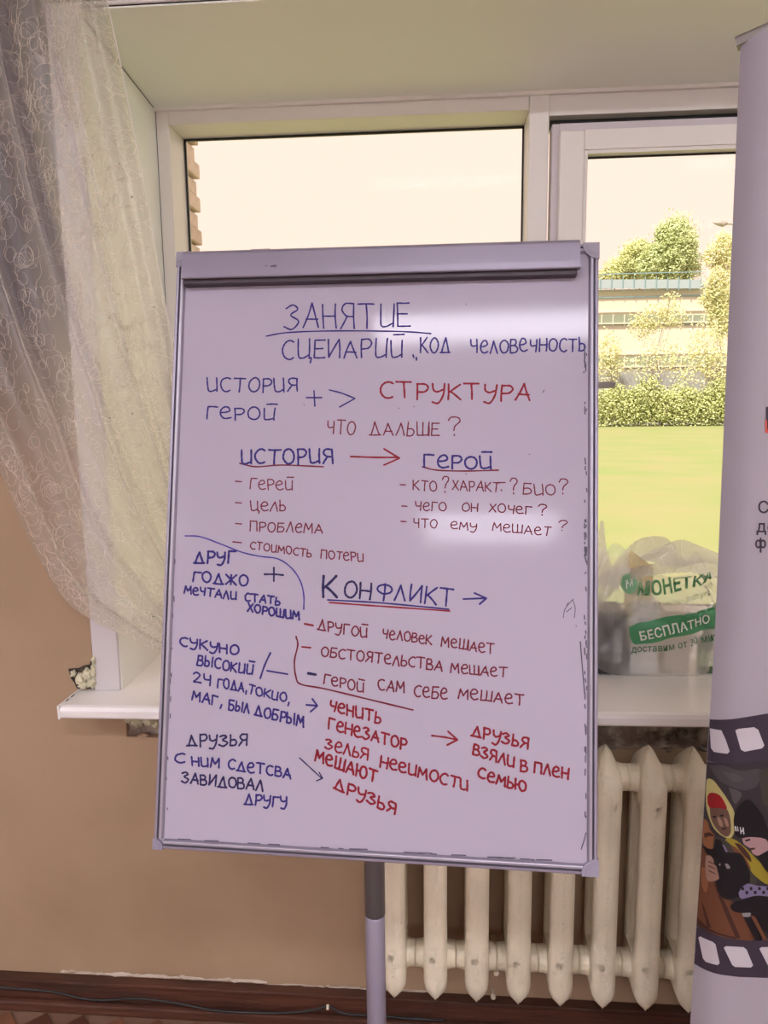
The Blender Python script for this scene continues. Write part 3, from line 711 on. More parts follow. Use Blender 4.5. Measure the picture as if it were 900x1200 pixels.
W_('К', 379, 699, 395, 699, 24, 'n', 3.2); W_('ОН', 403, 699, 434, 702, 19, 'n', 2.5); W_('ФЛ', 441, 701, 475, 704, 19, 'b', 2.3); W_('NКТ', 480, 705, 531, 711, 19, 'b', 2.3)
stroke([[(384, 703), (440, 706), (485, 710), (526, 714)]], 'b', 1.9, 'underline'); stroke([[(386, 706), (425, 709), (455, 711), (527, 716)]], 'm', 1.9, 'underline')
stroke([[(543, 702), (569, 701)], [(556, 695), (570, 701)], [(570, 701), (562, 708)]], 'b', 2.1, 'arrow')
W_('ЧеНИТЬ', 386, 832, 446, 848, 12, 'm', 2.5); W_('ГеНеЗАТОР', 385, 854, 476, 879, 12.5, 'm', 2.5); W_('ЗеЛЬЯ', 381, 877, 431, 891, 12, 'm', 2.3); W_('НееИМОСТИ', 445, 898, 548, 927, 12.5, 'm', 2.5)
W_('МеШАЮТ', 369, 891, 441, 917, 13, 'm', 2.7); W_('ДРУЗЬЯ', 391, 923, 463, 955, 13, 'm', 2.6)
stroke([[(506, 862), (522, 864), (536, 867)], [(525, 857), (536, 867)], [(536, 867), (524, 873)]], 'm', 2.2, 'arrow')
W_('ДРУЗЬЯ', 552, 862, 619, 878, 12.5, 'm', 2.5); W_('ВЗЯЛИ', 554, 884, 602, 900, 12.5, 'm', 2.5); W_('В', 610, 903, 618, 904, 13, 'm', 2.5); W_('ПЛеН', 626, 905, 666, 913, 12, 'm', 2.5); W_('СеМЬЮ', 560, 911, 616, 929, 11.5, 'm', 2.6)
# smudges and wear
sm = []
for i in range(60):
    y = hr.uniform(480, 960) if hr.random() < .75 else hr.uniform(400, 480); x = 688 + (y-420)/580*1 + hr.uniform(-2.2, .6) - (690-685.5)*.35
    sm.append([(x, y), (x+hr.uniform(-.6, .9), y+hr.uniform(1.5, 9))])
sm.append([(686.5, 976), (684, 986), (681, 995)]); sm.append([(680, 752), (683, 790), (685, 812)])
for i in range(34):
    y = hr.uniform(370, 960); x = 214 - (y-330)/650*21 + hr.uniform(-.3, 2.5); sm.append([(x, y), (x+hr.uniform(-.5, .5), y+hr.uniform(1, 6))])
for i in range(20):
    x = hr.uniform(205, 660); sm.append([(x, 982.5+(x-200)*.058), (x+hr.uniform(3, 22), 983+(x-200)*.058)])
stuff(stroke(sm, 'k', 1.3, 'marker_smudge', 2))
stuff(stroke([[(672, 702), (668, 706), (662, 714), (660, 724)], [(671, 703), (674, 712), (673, 724)], [(664, 717), (670, 712)], [(675, 733), (675.5, 734)], [(666, 706), (664, 710)],
        [(638, 457), (636, 460)], [(356, 474), (356.6, 475)], [(620, 532), (620.5, 533)], [(546, 555), (546.5, 556)], [(467, 478), (467.5, 479)], [(485, 476), (485.4, 477)], [(546, 356), (546.5, 357)]], 'k', .9, 'marker_smudge', 3))
# stand
pole = empty('stand'); pole.parent = flip
PM = mat('pole_grey', (.22, .21, .22), .4, metal=.3); PML = mat('pole_lilac', (.33, .30, .38), .35, metal=.2)
px_ = P(440, 1100, BO.y+.135)
def wobj(name, bm, m, smooth=False):
    bmesh.ops.transform(bm, matrix=BMI, verts=bm.verts[:]); return bm_obj(name, bm, m, pole, smooth)
pr_ = .0178
bm = bmesh.new(); tube(bm, [(px_.x, px_.y, P(440, 1078, px_.y-pr_).z), (px_.x, px_.y, BO.z+.25)], pr_*1.04, 20); wobj('upper_tube', bm, PM, True)
bm = bmesh.new(); zt = P(440, 1075, px_.y-pr_).z
lathe(bm, [(pr_*1.0, .04), (pr_*1.0, zt-.010), (pr_*.9, zt-.004), (pr_*.55, zt)], (px_.x, px_.y-.002, 0), 20); wobj('lower_tube', bm, PML, True)
bm = bmesh.new(); bx(bm, px_.x-.03, px_.x+.03, px_.y-.045, px_.y+.02, BO.z+.22, BO.z+.27, .004); wobj('tilt_bracket', bm, CORN)
bm = bmesh.new(); tube(bm, [(px_.x, px_.y+.0205, BO.z+.245), (px_.x, px_.y+.06, BO.z+.245)], .014, 12); wobj('tilt_knob', bm, BLACK, True)
for k in range(5):
    a = R(90+72*k); bm = bmesh.new()
    tube(bm, [(px_.x+math.cos(a)*.015, px_.y+math.sin(a)*.015, .085), (px_.x+math.cos(a)*.30, px_.y+math.sin(a)*.30, .066)], [.018, .011], 10)
    wobj('base_leg', bm, PML, True)
    bm = bmesh.new(); c = Vector((px_.x+math.cos(a)*.29, px_.y+math.sin(a)*.29, .0275))
    t_ = Vector((-math.sin(a), math.cos(a), 0))
    tube(bm, [c-t_*.012, c+t_*.012], .0265, 16); tube(bm, [c+Vector((0, 0, .02)), c+Vector((0, 0, .045))], .005, 8); wobj('caster', bm, BLACK)

# ------------------------------------------------------------------ curtain (sheer organza with looped thread)
CURT = film_mat('organza', (.97, .95, .90), .44, rough=.35, transl=.88, gloss=.035)
def interp(keys, t):
    ks = [k[0] for k in keys]; 
    return tuple(float(np.interp(t, ks, [k[i] for k in keys])) for i in range(1, len(keys[0])))
# edge tracks: t, px, py   (left/lower edge and right/free edge)
Lk = [(0, -170, -60), (.25, -120, 230), (.45, -50, 450), (.55, 2, 560), (.63, 33, 632), (.72, 72, 700), (.80, 108, 728), (.88, 150, 748), (.94, 190, 766), (1, 236, 778)]
Rk = [(0, 117, -60), (.12, 127, 5), (.25, 145, 90), (.4, 167, 205), (.52, 184, 300), (.62, 197, 372), (.70, 214, 440), (.8, 240, 540), (.9, 275, 660), (1, 310, 755)]
def smooth_keys(keys):
    return [tuple(p) for p in catmull(keys, 6)]
Lk = smooth_keys(Lk); Rk = smooth_keys(Rk)
folds = [(.06, .05, .020), (.17, .035, .016), (.25, .03, .02), (.36, .045, .022), (.50, .04, .016), (.60, .03, .018), (.74, .05, .014), (.88, .04, .012)]
def cpos(s, t):
    # gathers: cloth slides sideways where it folds, so layers overlap
    ph = .35*math.sin(t*3.1) + .2*math.sin(t*7+1)
    g = .024*math.sin(2*math.pi*(4.5*s) + ph*2) + .006*math.sin(2*math.pi*(10*s) + ph*4 + 1.0)
    g *= min(1, (1-s)*6)*min(1, s*8+.2)
    ss = s + g*(1.15 if s < .55 else .8)
    lx, ly = interp(Lk, t); rx, ry = interp(Rk, t)
    x = lx + (rx-lx)*ss; y = ly + (ry-ly)*ss
    # rounding of the hanging belly
    y += 10*math.sin(math.pi*s)*math.sin(math.pi*t)*(-1 if t < .3 else 1)*.6
    yy = 1.615 + .020*math.cos(2*math.pi*5.0*s + ph*2) + .008*math.cos(2*math.pi*13*s + ph*4) 
    yy += .004*math.sin(31*s+17*t)
    k = max(0, min(1, (x-150)/110))*max(0, min(1, (t-.5)/.4)); k = k*k*(3-2*k)
    yy += k*.10
    yy = min(yy, 1.675 if x < 150 else 1.95)
    yy -= .02*max(0, 1-t*3)
    p = P(x, y, yy)
    if p.z < SZ+.01: p.z = SZ+.01
    return p
NS, NT = 260, 110
cur = empty('curtain', P(60, -60, 1.6)); tag(cur, 'sheer white organza curtain with curly embroidered threads swept behind the whiteboard', 'curtain')
vs = [cpos(i/NS, j/NT) for i in range(NS+1) for j in range(NT+1)]
fs = [(i*(NT+1)+j, (i+1)*(NT+1)+j, (i+1)*(NT+1)+j+1, i*(NT+1)+j+1) for i in range(NS) for j in range(NT)]
c1 = mesh_obj('sheer_cloth', vs, fs, CURT, cur, smooth=True)
# threads: curly runs walked over the cloth in real centimetres
GRID = np.array([tuple(v) for v in vs]).reshape(NS+1, NT+1, 3)
def gpos(s_, t_):
    a, b = min(max(s_, 0), .9999)*NS, min(max(t_, 0), .9999)*NT; i, j = int(a), int(b); a -= i; b -= j
    return GRID[i, j]*(1-a)*(1-b) + GRID[i+1, j]*a*(1-b) + GRID[i, j+1]*(1-a)*b + GRID[i+1, j+1]*a*b
tr_ = random.Random(21)
def thread(npath, wd, seed):
    r = random.Random(seed); V, F = [], []
    for _ in range(npath):
        s, t = r.uniform(0, 1), r.uniform(.02, .97)
        th = r.uniform(0, 6.28); curv = r.choice((-1, 1))*r.uniform(.22, .60); n = r.randint(10, 24); pts = []
        for k in range(n):
            p = gpos(s, t); pts.append(p); th += curv*r.uniform(.6, 1.3)
            if r.random() < .06: curv = -curv
            ds_ = (gpos(s+.004, t)-p)/.004; dt_ = (gpos(s, t+.006)-p)/.006
            # work in the plane facing the room (x, z)
            det = ds_[0]*dt_[2]-ds_[2]*dt_[0]
            if abs(det) < .02: break
            wx, wz = math.cos(th)*.0062, math.sin(th)*.0062
            da = (wx*dt_[2]-wz*dt_[0])/det; db = (ds_[0]*wz-ds_[2]*wx)/det
            if abs(da) > .05 or abs(db) > .05: break
            s += da; t += db
            if not (0.003 < s < .997 and 0.003 < t < .997): break
        if len(pts) < 4: continue
        q = [Vector(p) for p in catmull([tuple(p) for p in pts], 2)]; view = [(CO-p).normalized() for p in q]; base = len(V)
        side = r.choice((1, 1, 1, -1))
        for k in range(len(q)):
            d = (q[min(k+1, len(q)-1)]-q[max(k-1, 0)]).normalized(); nn = d.cross(view[k]); nn = nn.normalized() if nn.length > 1e-6 else Vector((1, 0, 0))
            c = q[k] + Vector((0, -.0018*side, 0))
            V += [c+nn*wd, c-nn*wd, c+view[k]*wd*1.2]
        for k in range(len(q)-1):
            a = base+3*k
            F += [(a, a+2, a+5, a+3), (a+2, a+1, a+4, a+5)]
    return V, F
TH_ = mat('thread_cream', (.74, .68, .60), .5); THD = mat('thread_dark_knots', (.12, .09, .07), .6)
V, F = thread(2300, .00036, 5); c2_ = stuff(mesh_obj('embroidered_thread', V, F, TH_, cur))
bm = bmesh.new()
for _ in range(70):
    p = cpos(tr_.uniform(.05, .97), tr_.uniform(.05, .95)) + Vector((0, -.002, 0))
    bmesh.ops.create_icosphere(bm, subdivisions=1, radius=tr_.uniform(.0008, .0019), matrix=Matrix.Translation(p))
c3 = stuff(bm_obj('thread_knots', bm, THD, cur))
# hemmed free edge
bm = bmesh.new(); tube(bm, [cpos(.999, j/90)+Vector((0, -.001, 0)) for j in range(91)], .0011, 5); c4 = bm_obj('hem', bm, mat('hem_white', (.8, .77, .72), .6), cur)
rebase([c1, c2_, c3, c4], cur)
# rail above the picture carrying it
rl = box('curtain_rail', -2.4, 2.4, 1.54, 1.60, ZC-.06, ZC-.001, mat('rail_white', (.8, .8, .78), .4), bev=.004)
tag(rl, 'white curtain rail fixed under the ceiling above the window', 'curtain rail')

# ------------------------------------------------------------------ bag of groceries on the sill
bagY = 1.80
bc = P(772, 790, bagY)
def bagbound(t):   # half width, half depth by height fraction
    return (float(np.interp(t, [0, .03, .15, .4, .62, .8, 1], [.150, .158, .165, .172, .170, .158, .12])),
            float(np.interp(t, [0, .03, .15, .4, .62, .8, 1], [.075, .085, .092, .095, .092, .080, .045])))
BHh = .280; bcx = bc.x-.006; bcy = bagY+.095
def bagpt(a, t, seed=0, k=1.0):
    hw, hd = bagbound(t); ca, sa = math.cos(a), math.sin(a)
    e = .62
    x = hw*math.copysign(abs(ca)**e, ca); y = hd*math.copysign(abs(sa)**e, sa)
    n = noise.noise(Vector((ca*2.2+seed, sa*2.2, t*3.5)))*.020 + noise.noise(Vector((ca*5, sa*5+seed, t*8)))*.009 + abs(noise.noise(Vector((ca*9+seed, sa*9, t*3))))*.008
    n *= min(1, t*6+.15)
    x += ca*n; y += sa*n
    top = BHh*(1 + .10*math.sin(2*a+.5)*t*t + .07*math.sin(5*a+seed)*t*t - .16*t*t*(ca > 0)*ca)
    z = top*t
    return Vector((bcx+x*k, bcy+y*k, SZ+.012+z))
BAG = film_mat('thin_bag_film', (.97, .98, .96), .38, rough=.25, transl=.7, gloss=.045, wr=8)
bag = empty('plastic_bag', (bcx, bcy, SZ+.001)); tag(bag, 'translucent white carrier bag with green printing, full of groceries on the windowsill', 'bag')
NA, NTt = 120, 44
vs = [bagpt(2*math.pi*i/NA, j/NTt) for i in range(NA) for j in range(NTt+1)]
fs = [(i*(NTt+1)+j, ((i+1) % NA)*(NTt+1)+j, ((i+1) % NA)*(NTt+1)+j+1, i*(NTt+1)+j+1) for i in range(NA) for j in range(NTt)]
vs.append(Vector((bcx, bcy, SZ+.002))); fs += [(i*(NTt+1), len(vs)-1, ((i+1) % NA)*(NTt+1)) for i in range(NA)]
bo = mesh_obj('bag_film', vs, fs, BAG, bag, smooth=True)
bvh = BVHTree.FromPolygons([tuple(v) for v in vs], fs)
bk = [bo]
def sheetfold(name, pts_rows, m, parent):
    # gathered strip of film through a few rows of px points (x, y, Y)
    rows = [[P(*p) for p in catmull(r, 6)] for r in pts_rows]; n = min(len(r) for r in rows)
    V = []; F = []
    for j in range(n):
        colp = catmull([tuple(r[j]) for r in rows], 5)
        V.append([Vector(c) + Vector((0, .006*math.sin(i*1.9+j*.2), .0025*math.sin(i*2.3+j*.33))) for i, c in enumerate(colp)])
    m_ = len(V[0]); flat = [v for r in V for v in r]
    for j in range(n-1):
        for i in range(m_-1): F.append((j*m_+i, j*m_+i+1, (j+1)*m_+i+1, (j+1)*m_+i))
    o = mesh_obj(name, flat, F, m, parent, smooth=True); bk.append(o); return o
BAG2 = film_mat('bag_film_folded', (.97, .97, .95), .72, rough=.25, transl=.65, gloss=.06, wr=30)
sheetfold('handle_fold', [[(700, 700, 1.86), (722, 660, 1.88), (748, 632, 1.9), (775, 628, 1.9), (790, 640, 1.88)], [(700, 716, 1.84), (722, 690, 1.84), (745, 665, 1.85), (770, 655, 1.86), (800, 662, 1.86)]], BAG2, bag)
sheetfold('handle_fold', [[(752, 652, 1.83), (775, 642, 1.82), (800, 632, 1.83), (822, 640, 1.84), (846, 652, 1.86)], [(750, 656, 1.82), (772, 660, 1.80), (800, 664, 1.80), (825, 660, 1.81), (850, 665, 1.83)]], BAG2, bag)
sheetfold('handle_fold', [[(700, 676, 1.86), (720, 666, 1.85), (752, 662, 1.84), (790, 655, 1.84), (815, 652, 1.85), (845, 660, 1.87)], [(695, 696, 1.84), (715, 684, 1.83), (752, 676, 1.825), (790, 672, 1.825), (818, 672, 1.83), (850, 680, 1.85)]], BAG2, bag)
sheetfold('handle_strap', [[(704, 610, 1.87), (700, 640, 1.87), (698, 680, 1.85)], [(708, 612, 1.86), (712, 645, 1.86), (726, 690, 1.84)]], BAG2, bag)
GRN = mat('green_print', (.07, .33, .14), .4); GRD = mat('dark_green_print', (.03, .14, .07), .4); WHT = mat('white_print', (.85, .9, .82), .5); GRG = mat('grey_print', (.33, .36, .30), .5)
def drape(bm, y0=1.6, off=.0022):
    """push flat artwork (at y0) onto the front of the bag"""
    for v in bm.verts:
        h = bvh.ray_cast(Vector((v.co.x, y0-.3, v.co.z)), Vector((0, 1, 0)))[0]
        if h is not None and h.y < bcy: v.co.y = h.y-off
        else: v.co.y = bagY+.03-off
def textmesh(s, bold=.0, shear=0.0):
    cu = bpy.data.curves.new('t', 'FONT'); cu.body = s; cu.resolution_u = 3; cu.offset = bold; cu.shear = shear; cu.space_character = 1.05
    o = bpy.data.objects.new('t', cu); col.objects.link(o); bpy.context.view_layer.update()
    me = bpy.data.meshes.new_from_object(o.evaluated_get(bpy.context.evaluated_depsgraph_get()))
    bpy.data.objects.remove(o); bpy.data.curves.remove(cu)
    bm = bmesh.new(); bm.from_mesh(me); bpy.data.meshes.remove(me)
    bmesh.ops.triangulate(bm, faces=bm.faces[:])
    return bm
def bagtext(s, x0, y0, x1, y1, h, m, bold=.01, sag=0, shear=0, off=.003, Y=1.81, clip=None):
    bm = textmesh(s, bold, shear)
    xs_ = [v.co.x for v in bm.verts]; mn, mx = min(xs_), max(xs_)
    L_ = math.hypot(x1-x0, y1-y0); dx, dy = (x1-x0)/L_, (y1-y0)/L_
    bmesh.ops.subdivide_edges(bm, edges=bm.edges[:], cuts=1, use_grid_fill=False); bmesh.ops.triangulate(bm, faces=bm.faces[:])
    for v in bm.verts:
        u = (v.co.x-mn)/(mx-mn); b = v.co.y/.73*h
        ang_ = math.atan2(dy, dx) + math.atan(sag*4*(1-2*u)/L_)
        X = x0 + dx*u*L_ + math.sin(ang_)*b*1; Y_ = y0 + dy*u*L_ + sag*4*u*(1-u) - math.cos(ang_)*b
        p = P(X, Y_, Y); v.co = p
    drape(bm, off=off)
    o = bm_obj('printed_text', bm, m, bag); bk.append(o); return o
def bagpoly(name, pts, m, off, Y=1.81, n=3):
    bm = bmesh.new(); pts = catmull(pts+[pts[0]], n)[:-1]
    cxy = (sum(p[0] for p in pts)/len(pts), sum(p[1] for p in pts)/len(pts))
    # fan of rings so that the patch follows the film
    K = 6; rings = []
    for k in range(1, K+1): rings.append([bm.verts.new(P(cxy[0]+(x-cxy[0])*k/K, cxy[1]+(y-cxy[1])*k/K, Y)) for x, y in pts])
    c = bm.verts.new(P(*cxy, Y)); n_ = len(pts)
    for i in range(n_):
        bm.faces.new((c, rings[0][i], rings[0][(i+1) % n_]))
        for a, b in zip(rings, rings[1:]): bm.faces.new((a[i], b[i], b[(i+1) % n_], a[(i+1) % n_]))
    drape(bm, off=off); o = bm_obj(name, bm, m, bag, True); bk.append(o); return o
bagpoly('green_blob', [(736, 734), (748, 728), (760, 726), (785, 720), (812, 716), (838, 712), (848, 711), (848, 733), (838, 736), (812, 741), (785, 744), (768, 750), (752, 752), (741, 752), (737, 744)], GRN, .0025)
bagtext('БЕСПЛАТНО', 748, 747, 832, 729, 10.5, WHT, .02, off=.0070)
bagpoly('logo_disc', [(738.5+11*math.cos(R(a)), 685+10.5*math.sin(R(a))) for a in range(0, 360, 40)], mat('pale_green_print', (.22, .50, .27), .4), .0025)
bagtext('М', 733, 689, 744, 688, 8, WHT, .03, shear=.2, off=.0070)
bagtext('МОНЕТКА', 746, 697, 838, 684, 12, mat('mid_green_print', (.13, .36, .17), .4), .035, sag=3, shear=.35, off=.006)
bagtext('делаем качество доступным', 733, 711, 846, 694, 6, GRG, 0, sag=4, shear=.1, off=.0065)
bagtext('доставим от 30 мин', 738, 762, 842, 748, 9, GRD, .012, sag=3.5, off=.0055)
rebase(bk, bag)
# what is in the bag
def item(name, label, cat, px0, px1, py0, Y, dep, m, rot=0, parts=None):
    a, b = P(px0, 788, Y), P(px1, 788, Y); top = P((px0+px1)/2, py0, Y).z
    o = box(name, -(b.x-a.x)/2, (b.x-a.x)/2, -dep/2, dep/2, 0, top-SZ-.014, m, bev=.003)
    o.location = ((a.x+b.x)/2, Y+dep/2, SZ+.013); o.rotation_euler = (0, 0, R(rot)); tag(o, label, cat); return o
b1 = item('dark_box', 'dark grey box showing through the left side of the carrier bag', 'box', 694, 731, 717, 1.825, .10, mat('dark_card', (.02, .023, .03), .5), 0)
bm = bmesh.new(); bx(bm, -.001+.012, .030, -.052, -.0505, .03, .115, 0); bm_obj('pale_label', bm, mat('label_outline', (.35, .38, .38), .5), b1)
item('white_carton', 'white carton in the middle of the translucent carrier bag', 'carton', 738, 770, 705, 1.83, .07, mat('white_card', (.92, .90, .86), .5), 0)
item('beige_carton', 'beige carton standing right of centre in the carrier bag', 'carton', 778, 808, 716, 1.84, .07, mat('beige_card', (.74, .66, .56), .5), 0)
jc = P(828, 788, 1.86); bm = bmesh.new()
lathe(bm, [(.020, 0), (.024, .003), (.024, .075), (.019, .088), (.013, .096), (.013, .112)], (0, 0, 0), 24)
j = bm_obj('jar', bm, mat('jar_dark_green', (.10, .16, .08), .15, coat=.6), smooth=True); j.location = (jc.x, jc.y, SZ+.013)
tag(j, 'small dark green jar at the right end of the carrier bag', 'jar')
bm = bmesh.new(); lathe(bm, [(.0143, .110), (.0143, .124)], (0, 0, 0), 20); bm_obj('lid', bm, mat('jar_lid', (.12, .25, .12), .4), j)
bm = bmesh.new(); lathe(bm, [(.0246, .02), (.0246, .06)], (0, 0, 0), 24); bm_obj('label_band', bm, mat('jar_label', (.45, .55, .35), .6), j)
# yellow carton sticking out at the top
yc = P(749, 668, 1.865); bm = bmesh.new()
w2, h2, d2 = .028, .022, .022
v = [(-w2, -d2, -.16), (w2, -d2, -.16), (w2, d2, -.16), (-w2, d2, -.16), (-w2, -d2, h2), (w2, -d2, h2*.55), (w2, d2, h2*.55), (-w2, d2, h2), (-w2*.75, 0, h2+.026), (-w2*.5, d2, h2+.008)]
q = [bm.verts.new(Vector(c)) for c in v]
for f in ((0, 1, 5, 4), (1, 2, 6, 5), (2, 3, 7, 6), (3, 0, 4, 7), (3, 2, 1, 0), (4, 5, 8), (5, 6, 8), (6, 7, 8), (7, 4, 8)): bm.faces.new([q[i] for i in f])
yb = bm_obj('milk_carton', bm, mat('yellow_card', (.95, .84, .50), .5)); yb.location = yc + Vector((0, 0, 0))
tag(yb, 'yellow carton with a folded peak poking out of the top of the carrier bag', 'carton')
bm = bmesh.new(); bmesh.ops.create_circle(bm, cap_ends=True, radius=.004, segments=12, matrix=Matrix.Translation((-.018, -d2-.0008, .001)) @ Matrix.Rotation(R(90), 4, 'X')); bm_obj('red_dot', bm, mat('red_dot', (.6, .04, .05), .5), yb)

# ------------------------------------------------------------------ roll-up banner
ban = empty('rollup_banner'); tag(ban, 'tall white roll-up banner with a film strip print, right edge of the picture', 'banner')
PSI = R(24); b0 = P(822, 1000, 1.09); WV = Vector((math.cos(PSI), -math.sin(PSI), 0)); NV = Vector((-math.sin(PSI), -math.cos(PSI), 0))
ban.location = (b0.x, b0.y, 0); BWID = .80
TOPZ = P(864, 45, 1.09).z
def edge_x(z): return float(np.interp(z, [0, .6, 1.2, 1.99], [-.006, -.004, 0.0, -.009]))
def ban_ah(x, y):
    p = on_plane(x, y, Vector((b0.x, b0.y, 0)), NV); d = p-Vector((b0.x, b0.y, 0)); return d.dot(WV), p.z
def bsurf(a, h, off=0):
    q = a - edge_x(h)
    c = max(0, .045-q); back = c*c*9.0
    wav = .004*math.sin(h*2.4)*min(1, max(0, q)*8)
    return Vector((b0.x, b0.y, 0)) + WV*a + Vector((0, 0, h)) - NV*(back+wav) + NV*off
NAa, NH = 60, 90
vs, fs = [], []
def atick(i): return BWID*(i/NAa)**2
TILT = math.tan(R(13))
for i in range(NAa+1):
    for j in range(NH+1):
        f = j/NH; a = atick(i); top = TOPZ + TILT*a; h = .075 + (top-.075)*f
        vs.append(bsurf(a+edge_x(h), h))
for i in range(NAa):
    for j in range(NH):
        k = i*(NH+1)+j; fs.append((k, k+NH+1, k+NH+2, k+1))
BANM = mat('banner_vinyl', (.36, .325, .36), .55, spec=.3)
bkk = [mesh_obj('sheet', vs, fs, BANM, ban, smooth=True)]
# second face, a millimetre behind, so that the vinyl has a back
bkk.append(mesh_obj('sheet_back', [Vector(v)-NV*.0012 for v in vs], [f[::-1] for f in fs], mat('banner_back', (.35, .34, .36), .6), ban, smooth=True))
bm = bmesh.new(); A0 = bsurf(edge_x(TOPZ)-.004, TOPZ)+Vector((0, 0, -.002)); A1 = bsurf(BWID+.006, TOPZ+TILT*BWID)+Vector((0, 0, -.002)); dr = (A1-A0).normalized()
up_ = Vector((0, 0, 1)); up_ = (up_-dr*up_.dot(dr)).normalized(); nn = dr.cross(up_)
pf = [(-.010, 0), (-.007, .010), (-.002, .0135), (.004, .0135), (.009, .009), (.010, 0)]
A = [bm.verts.new(A0+nn*a+up_*b) for a, b in pf]; B = [bm.verts.new(A1+nn*a+up_*b) for a, b in pf]
for i in range(6): bm.faces.new((A[i], A[(i+1) % 6], B[(i+1) % 6], B[i]))
bm.faces.new(A[::-1]); bm.faces.new(B)
bkk.append(bm_obj('top_rail', bm, mat('rail_grey', (.24, .22, .20), .4, metal=.4), ban))
bm = bmesh.new(); c = Vector((b0.x, b0.y, 0)) + WV*BWID/2 - NV*.03
Mx = Matrix.Translation(c) @ Matrix.Rotation(-PSI, 4, 'Z')
bmx = bmesh.new(); bx(bmx, -BWID/2-.01, BWID/2+.01, -.045, .045, .004, .078, .012, 3); bmesh.ops.transform(bmx, matrix=Mx, verts=bmx.verts[:])
bkk.append(bm_obj('base_cassette', bmx, ALU, ban))
bmx = bmesh.new()
for s in (-1, 1): bx(bmx, s*.25-.02, s*.25+.02, -.16, .16, 0, .006, .002, 1)
bmesh.ops.transform(bmx, matrix=Mx, verts=bmx.verts[:]); bkk.append(bm_obj('foot_bar', bmx, ALU, ban))
bmx = bmesh.new(); tube(bmx, [Mx @ Vector((0, .03, .05)), Mx @ Vector((0, .03, TOPZ+TILT*BWID/2))], .006, 10); bkk.append(bm_obj('support_pole', bmx, ALU, ban, True))
def banpoly(bm, pts, off, mi, sm_=True, edge=True):
    if sm_: pts = catmull(pts+[pts[0]], 3)[:-1]
    ah = []
    for x, y in pts:
        a, h = ban_ah(x, y); ah.append((max(a, edge_x(h)+.0006), h))
    t = bmesh.new(); f = t.faces.new([t.verts.new((a, h, 0)) for a, h in ah])
    bmesh.ops.triangulate(t, faces=[f])
    for cut in [k*.006 for k in range(1, 12)]+[.1, .15, .2, .3]:
        bmesh.ops.bisect_plane(t, geom=t.verts[:]+t.edges[:]+t.faces[:], plane_co=(cut, 0, 0), plane_no=(1, 0, 0))
    for cut in [.3+.08*k for k in range(14)]:
        bmesh.ops.bisect_plane(t, geom=t.verts[:]+t.edges[:]+t.faces[:], plane_co=(0, cut, 0), plane_no=(0, 1, 0))
    mp = {}
    for v in t.verts: mp[v.index if False else v] = bm.verts.new(bsurf(v.co.x, v.co.y, off))
    for f in t.faces:
        g = bm.faces.new([mp[v] for v in f.verts]); g.material_index = mi
    t.free()
C7 = lambda pts: [(650+x/3.244, 830+y/3.244) for x, y in pts]
C8 = lambda pts: [(810+x/5.714, 900+y/5.714) for x, y in pts]
STRIP = mat('strip_black', (.042, .030, .045), .5, spec=.3)
SPW = mat('sprocket_white', (.50, .46, .49), .55, spec=.3)
for p in ([(560, 54), (700, 38), (811, 20), (1100, -40), (1500, -150), (1500, 60), (1100, 160), (811, 200), (700, 213), (560, 216)],
          [(500, 846), (600, 858), (811, 885), (1100, 890), (1500, 850), (1500, 1010), (1100, 1040), (811, 1030), (700, 1024), (600, 1010), (500, 990)]):
    bm = bmesh.new(); banpoly(bm, C7(p), .0006, 0, False); bkk.append(bm_obj('film_strip', bm, STRIP, ban))
for p in ([(585, 92), (632, 90), (648, 120), (665, 165), (657, 175), (602, 177), (590, 165)], [(687, 84), (700, 78), (758, 72), (774, 82), (797, 142), (788, 153), (722, 165), (708, 157)],
          [(820, 68), (890, 52), (905, 60), (930, 125), (920, 138), (850, 152), (840, 145)], [(542, 893), (550, 886), (600, 893), (611, 901), (627, 970), (619, 978), (572, 974), (561, 964)],
          [(643, 911), (652, 905), (718, 910), (729, 919), (754, 980), (746, 988), (686, 985), (675, 977)], [(778, 917), (786, 911), (850, 912), (862, 920), (890, 982), (882, 990), (820, 988), (810, 980)], [(520, 925), (525, 930), (529, 955), (520, 955)]):
    bm = bmesh.new(); banpoly(bm, C7(p), .0010, 0, False); bkk.append(bm_obj('sprocket_hole', bm, SPW, ban))
PC = [('photo_dark', (.032, .026, .029)), ('photo_smoke', (.055, .046, .050)), ('photo_dim', (.070, .060, .064)), ('photo_hood', (.38, .33, .13)), ('photo_red', (.22, .008, .01)), ('photo_face', (.11, .06, .042)), ('photo_skin', (.26, .15, .11)),
      ('photo_yellow', (.25, .19, .02)), ('photo_coat', (.12, .045, .022)), ('photo_orange', (.22, .09, .04)), ('photo_black', (.008, .006, .008)), ('photo_pink', (.33, .20, .20)), ('photo_plaid', (.16, .13, .22)),
      ('photo_metal', (.22, .20, .20)), ('photo_shade', (.05, .018, .012)), ('photo_olive', (.045, .038, .03)), ('photo_white', (.5, .48, .5))]
ci = {n.split('_')[1]: i for i, (n, c) in enumerate(PC)}; pms = [mat(n, c, .5, spec=.3) for n, c in PC]
bm = bmesh.new(); dpt = [.0008]
def ph(c, pts, sm_=True):
    dpt[0] += .00006; banpoly(bm, C8(pts), dpt[0], ci[c], sm_)
ph('dark', [(60, -20), (514, -48), (900, -120), (900, 1190), (514, 1155), (200, 1130), (10, 1100)], False)
ph('smoke', [(110, 10), (220, -10), (330, 20), (470, 10), (440, 120), (350, 150), (250, 120), (180, 90)]); ph('dim', [(200, 30), (300, 40), (350, 80), (280, 90)]); ph('dim', [(250, 130), (330, 160), (330, 200), (290, 240)]); ph('olive', [(455, 20), (560, 0), (600, 200), (500, 260), (470, 180)])
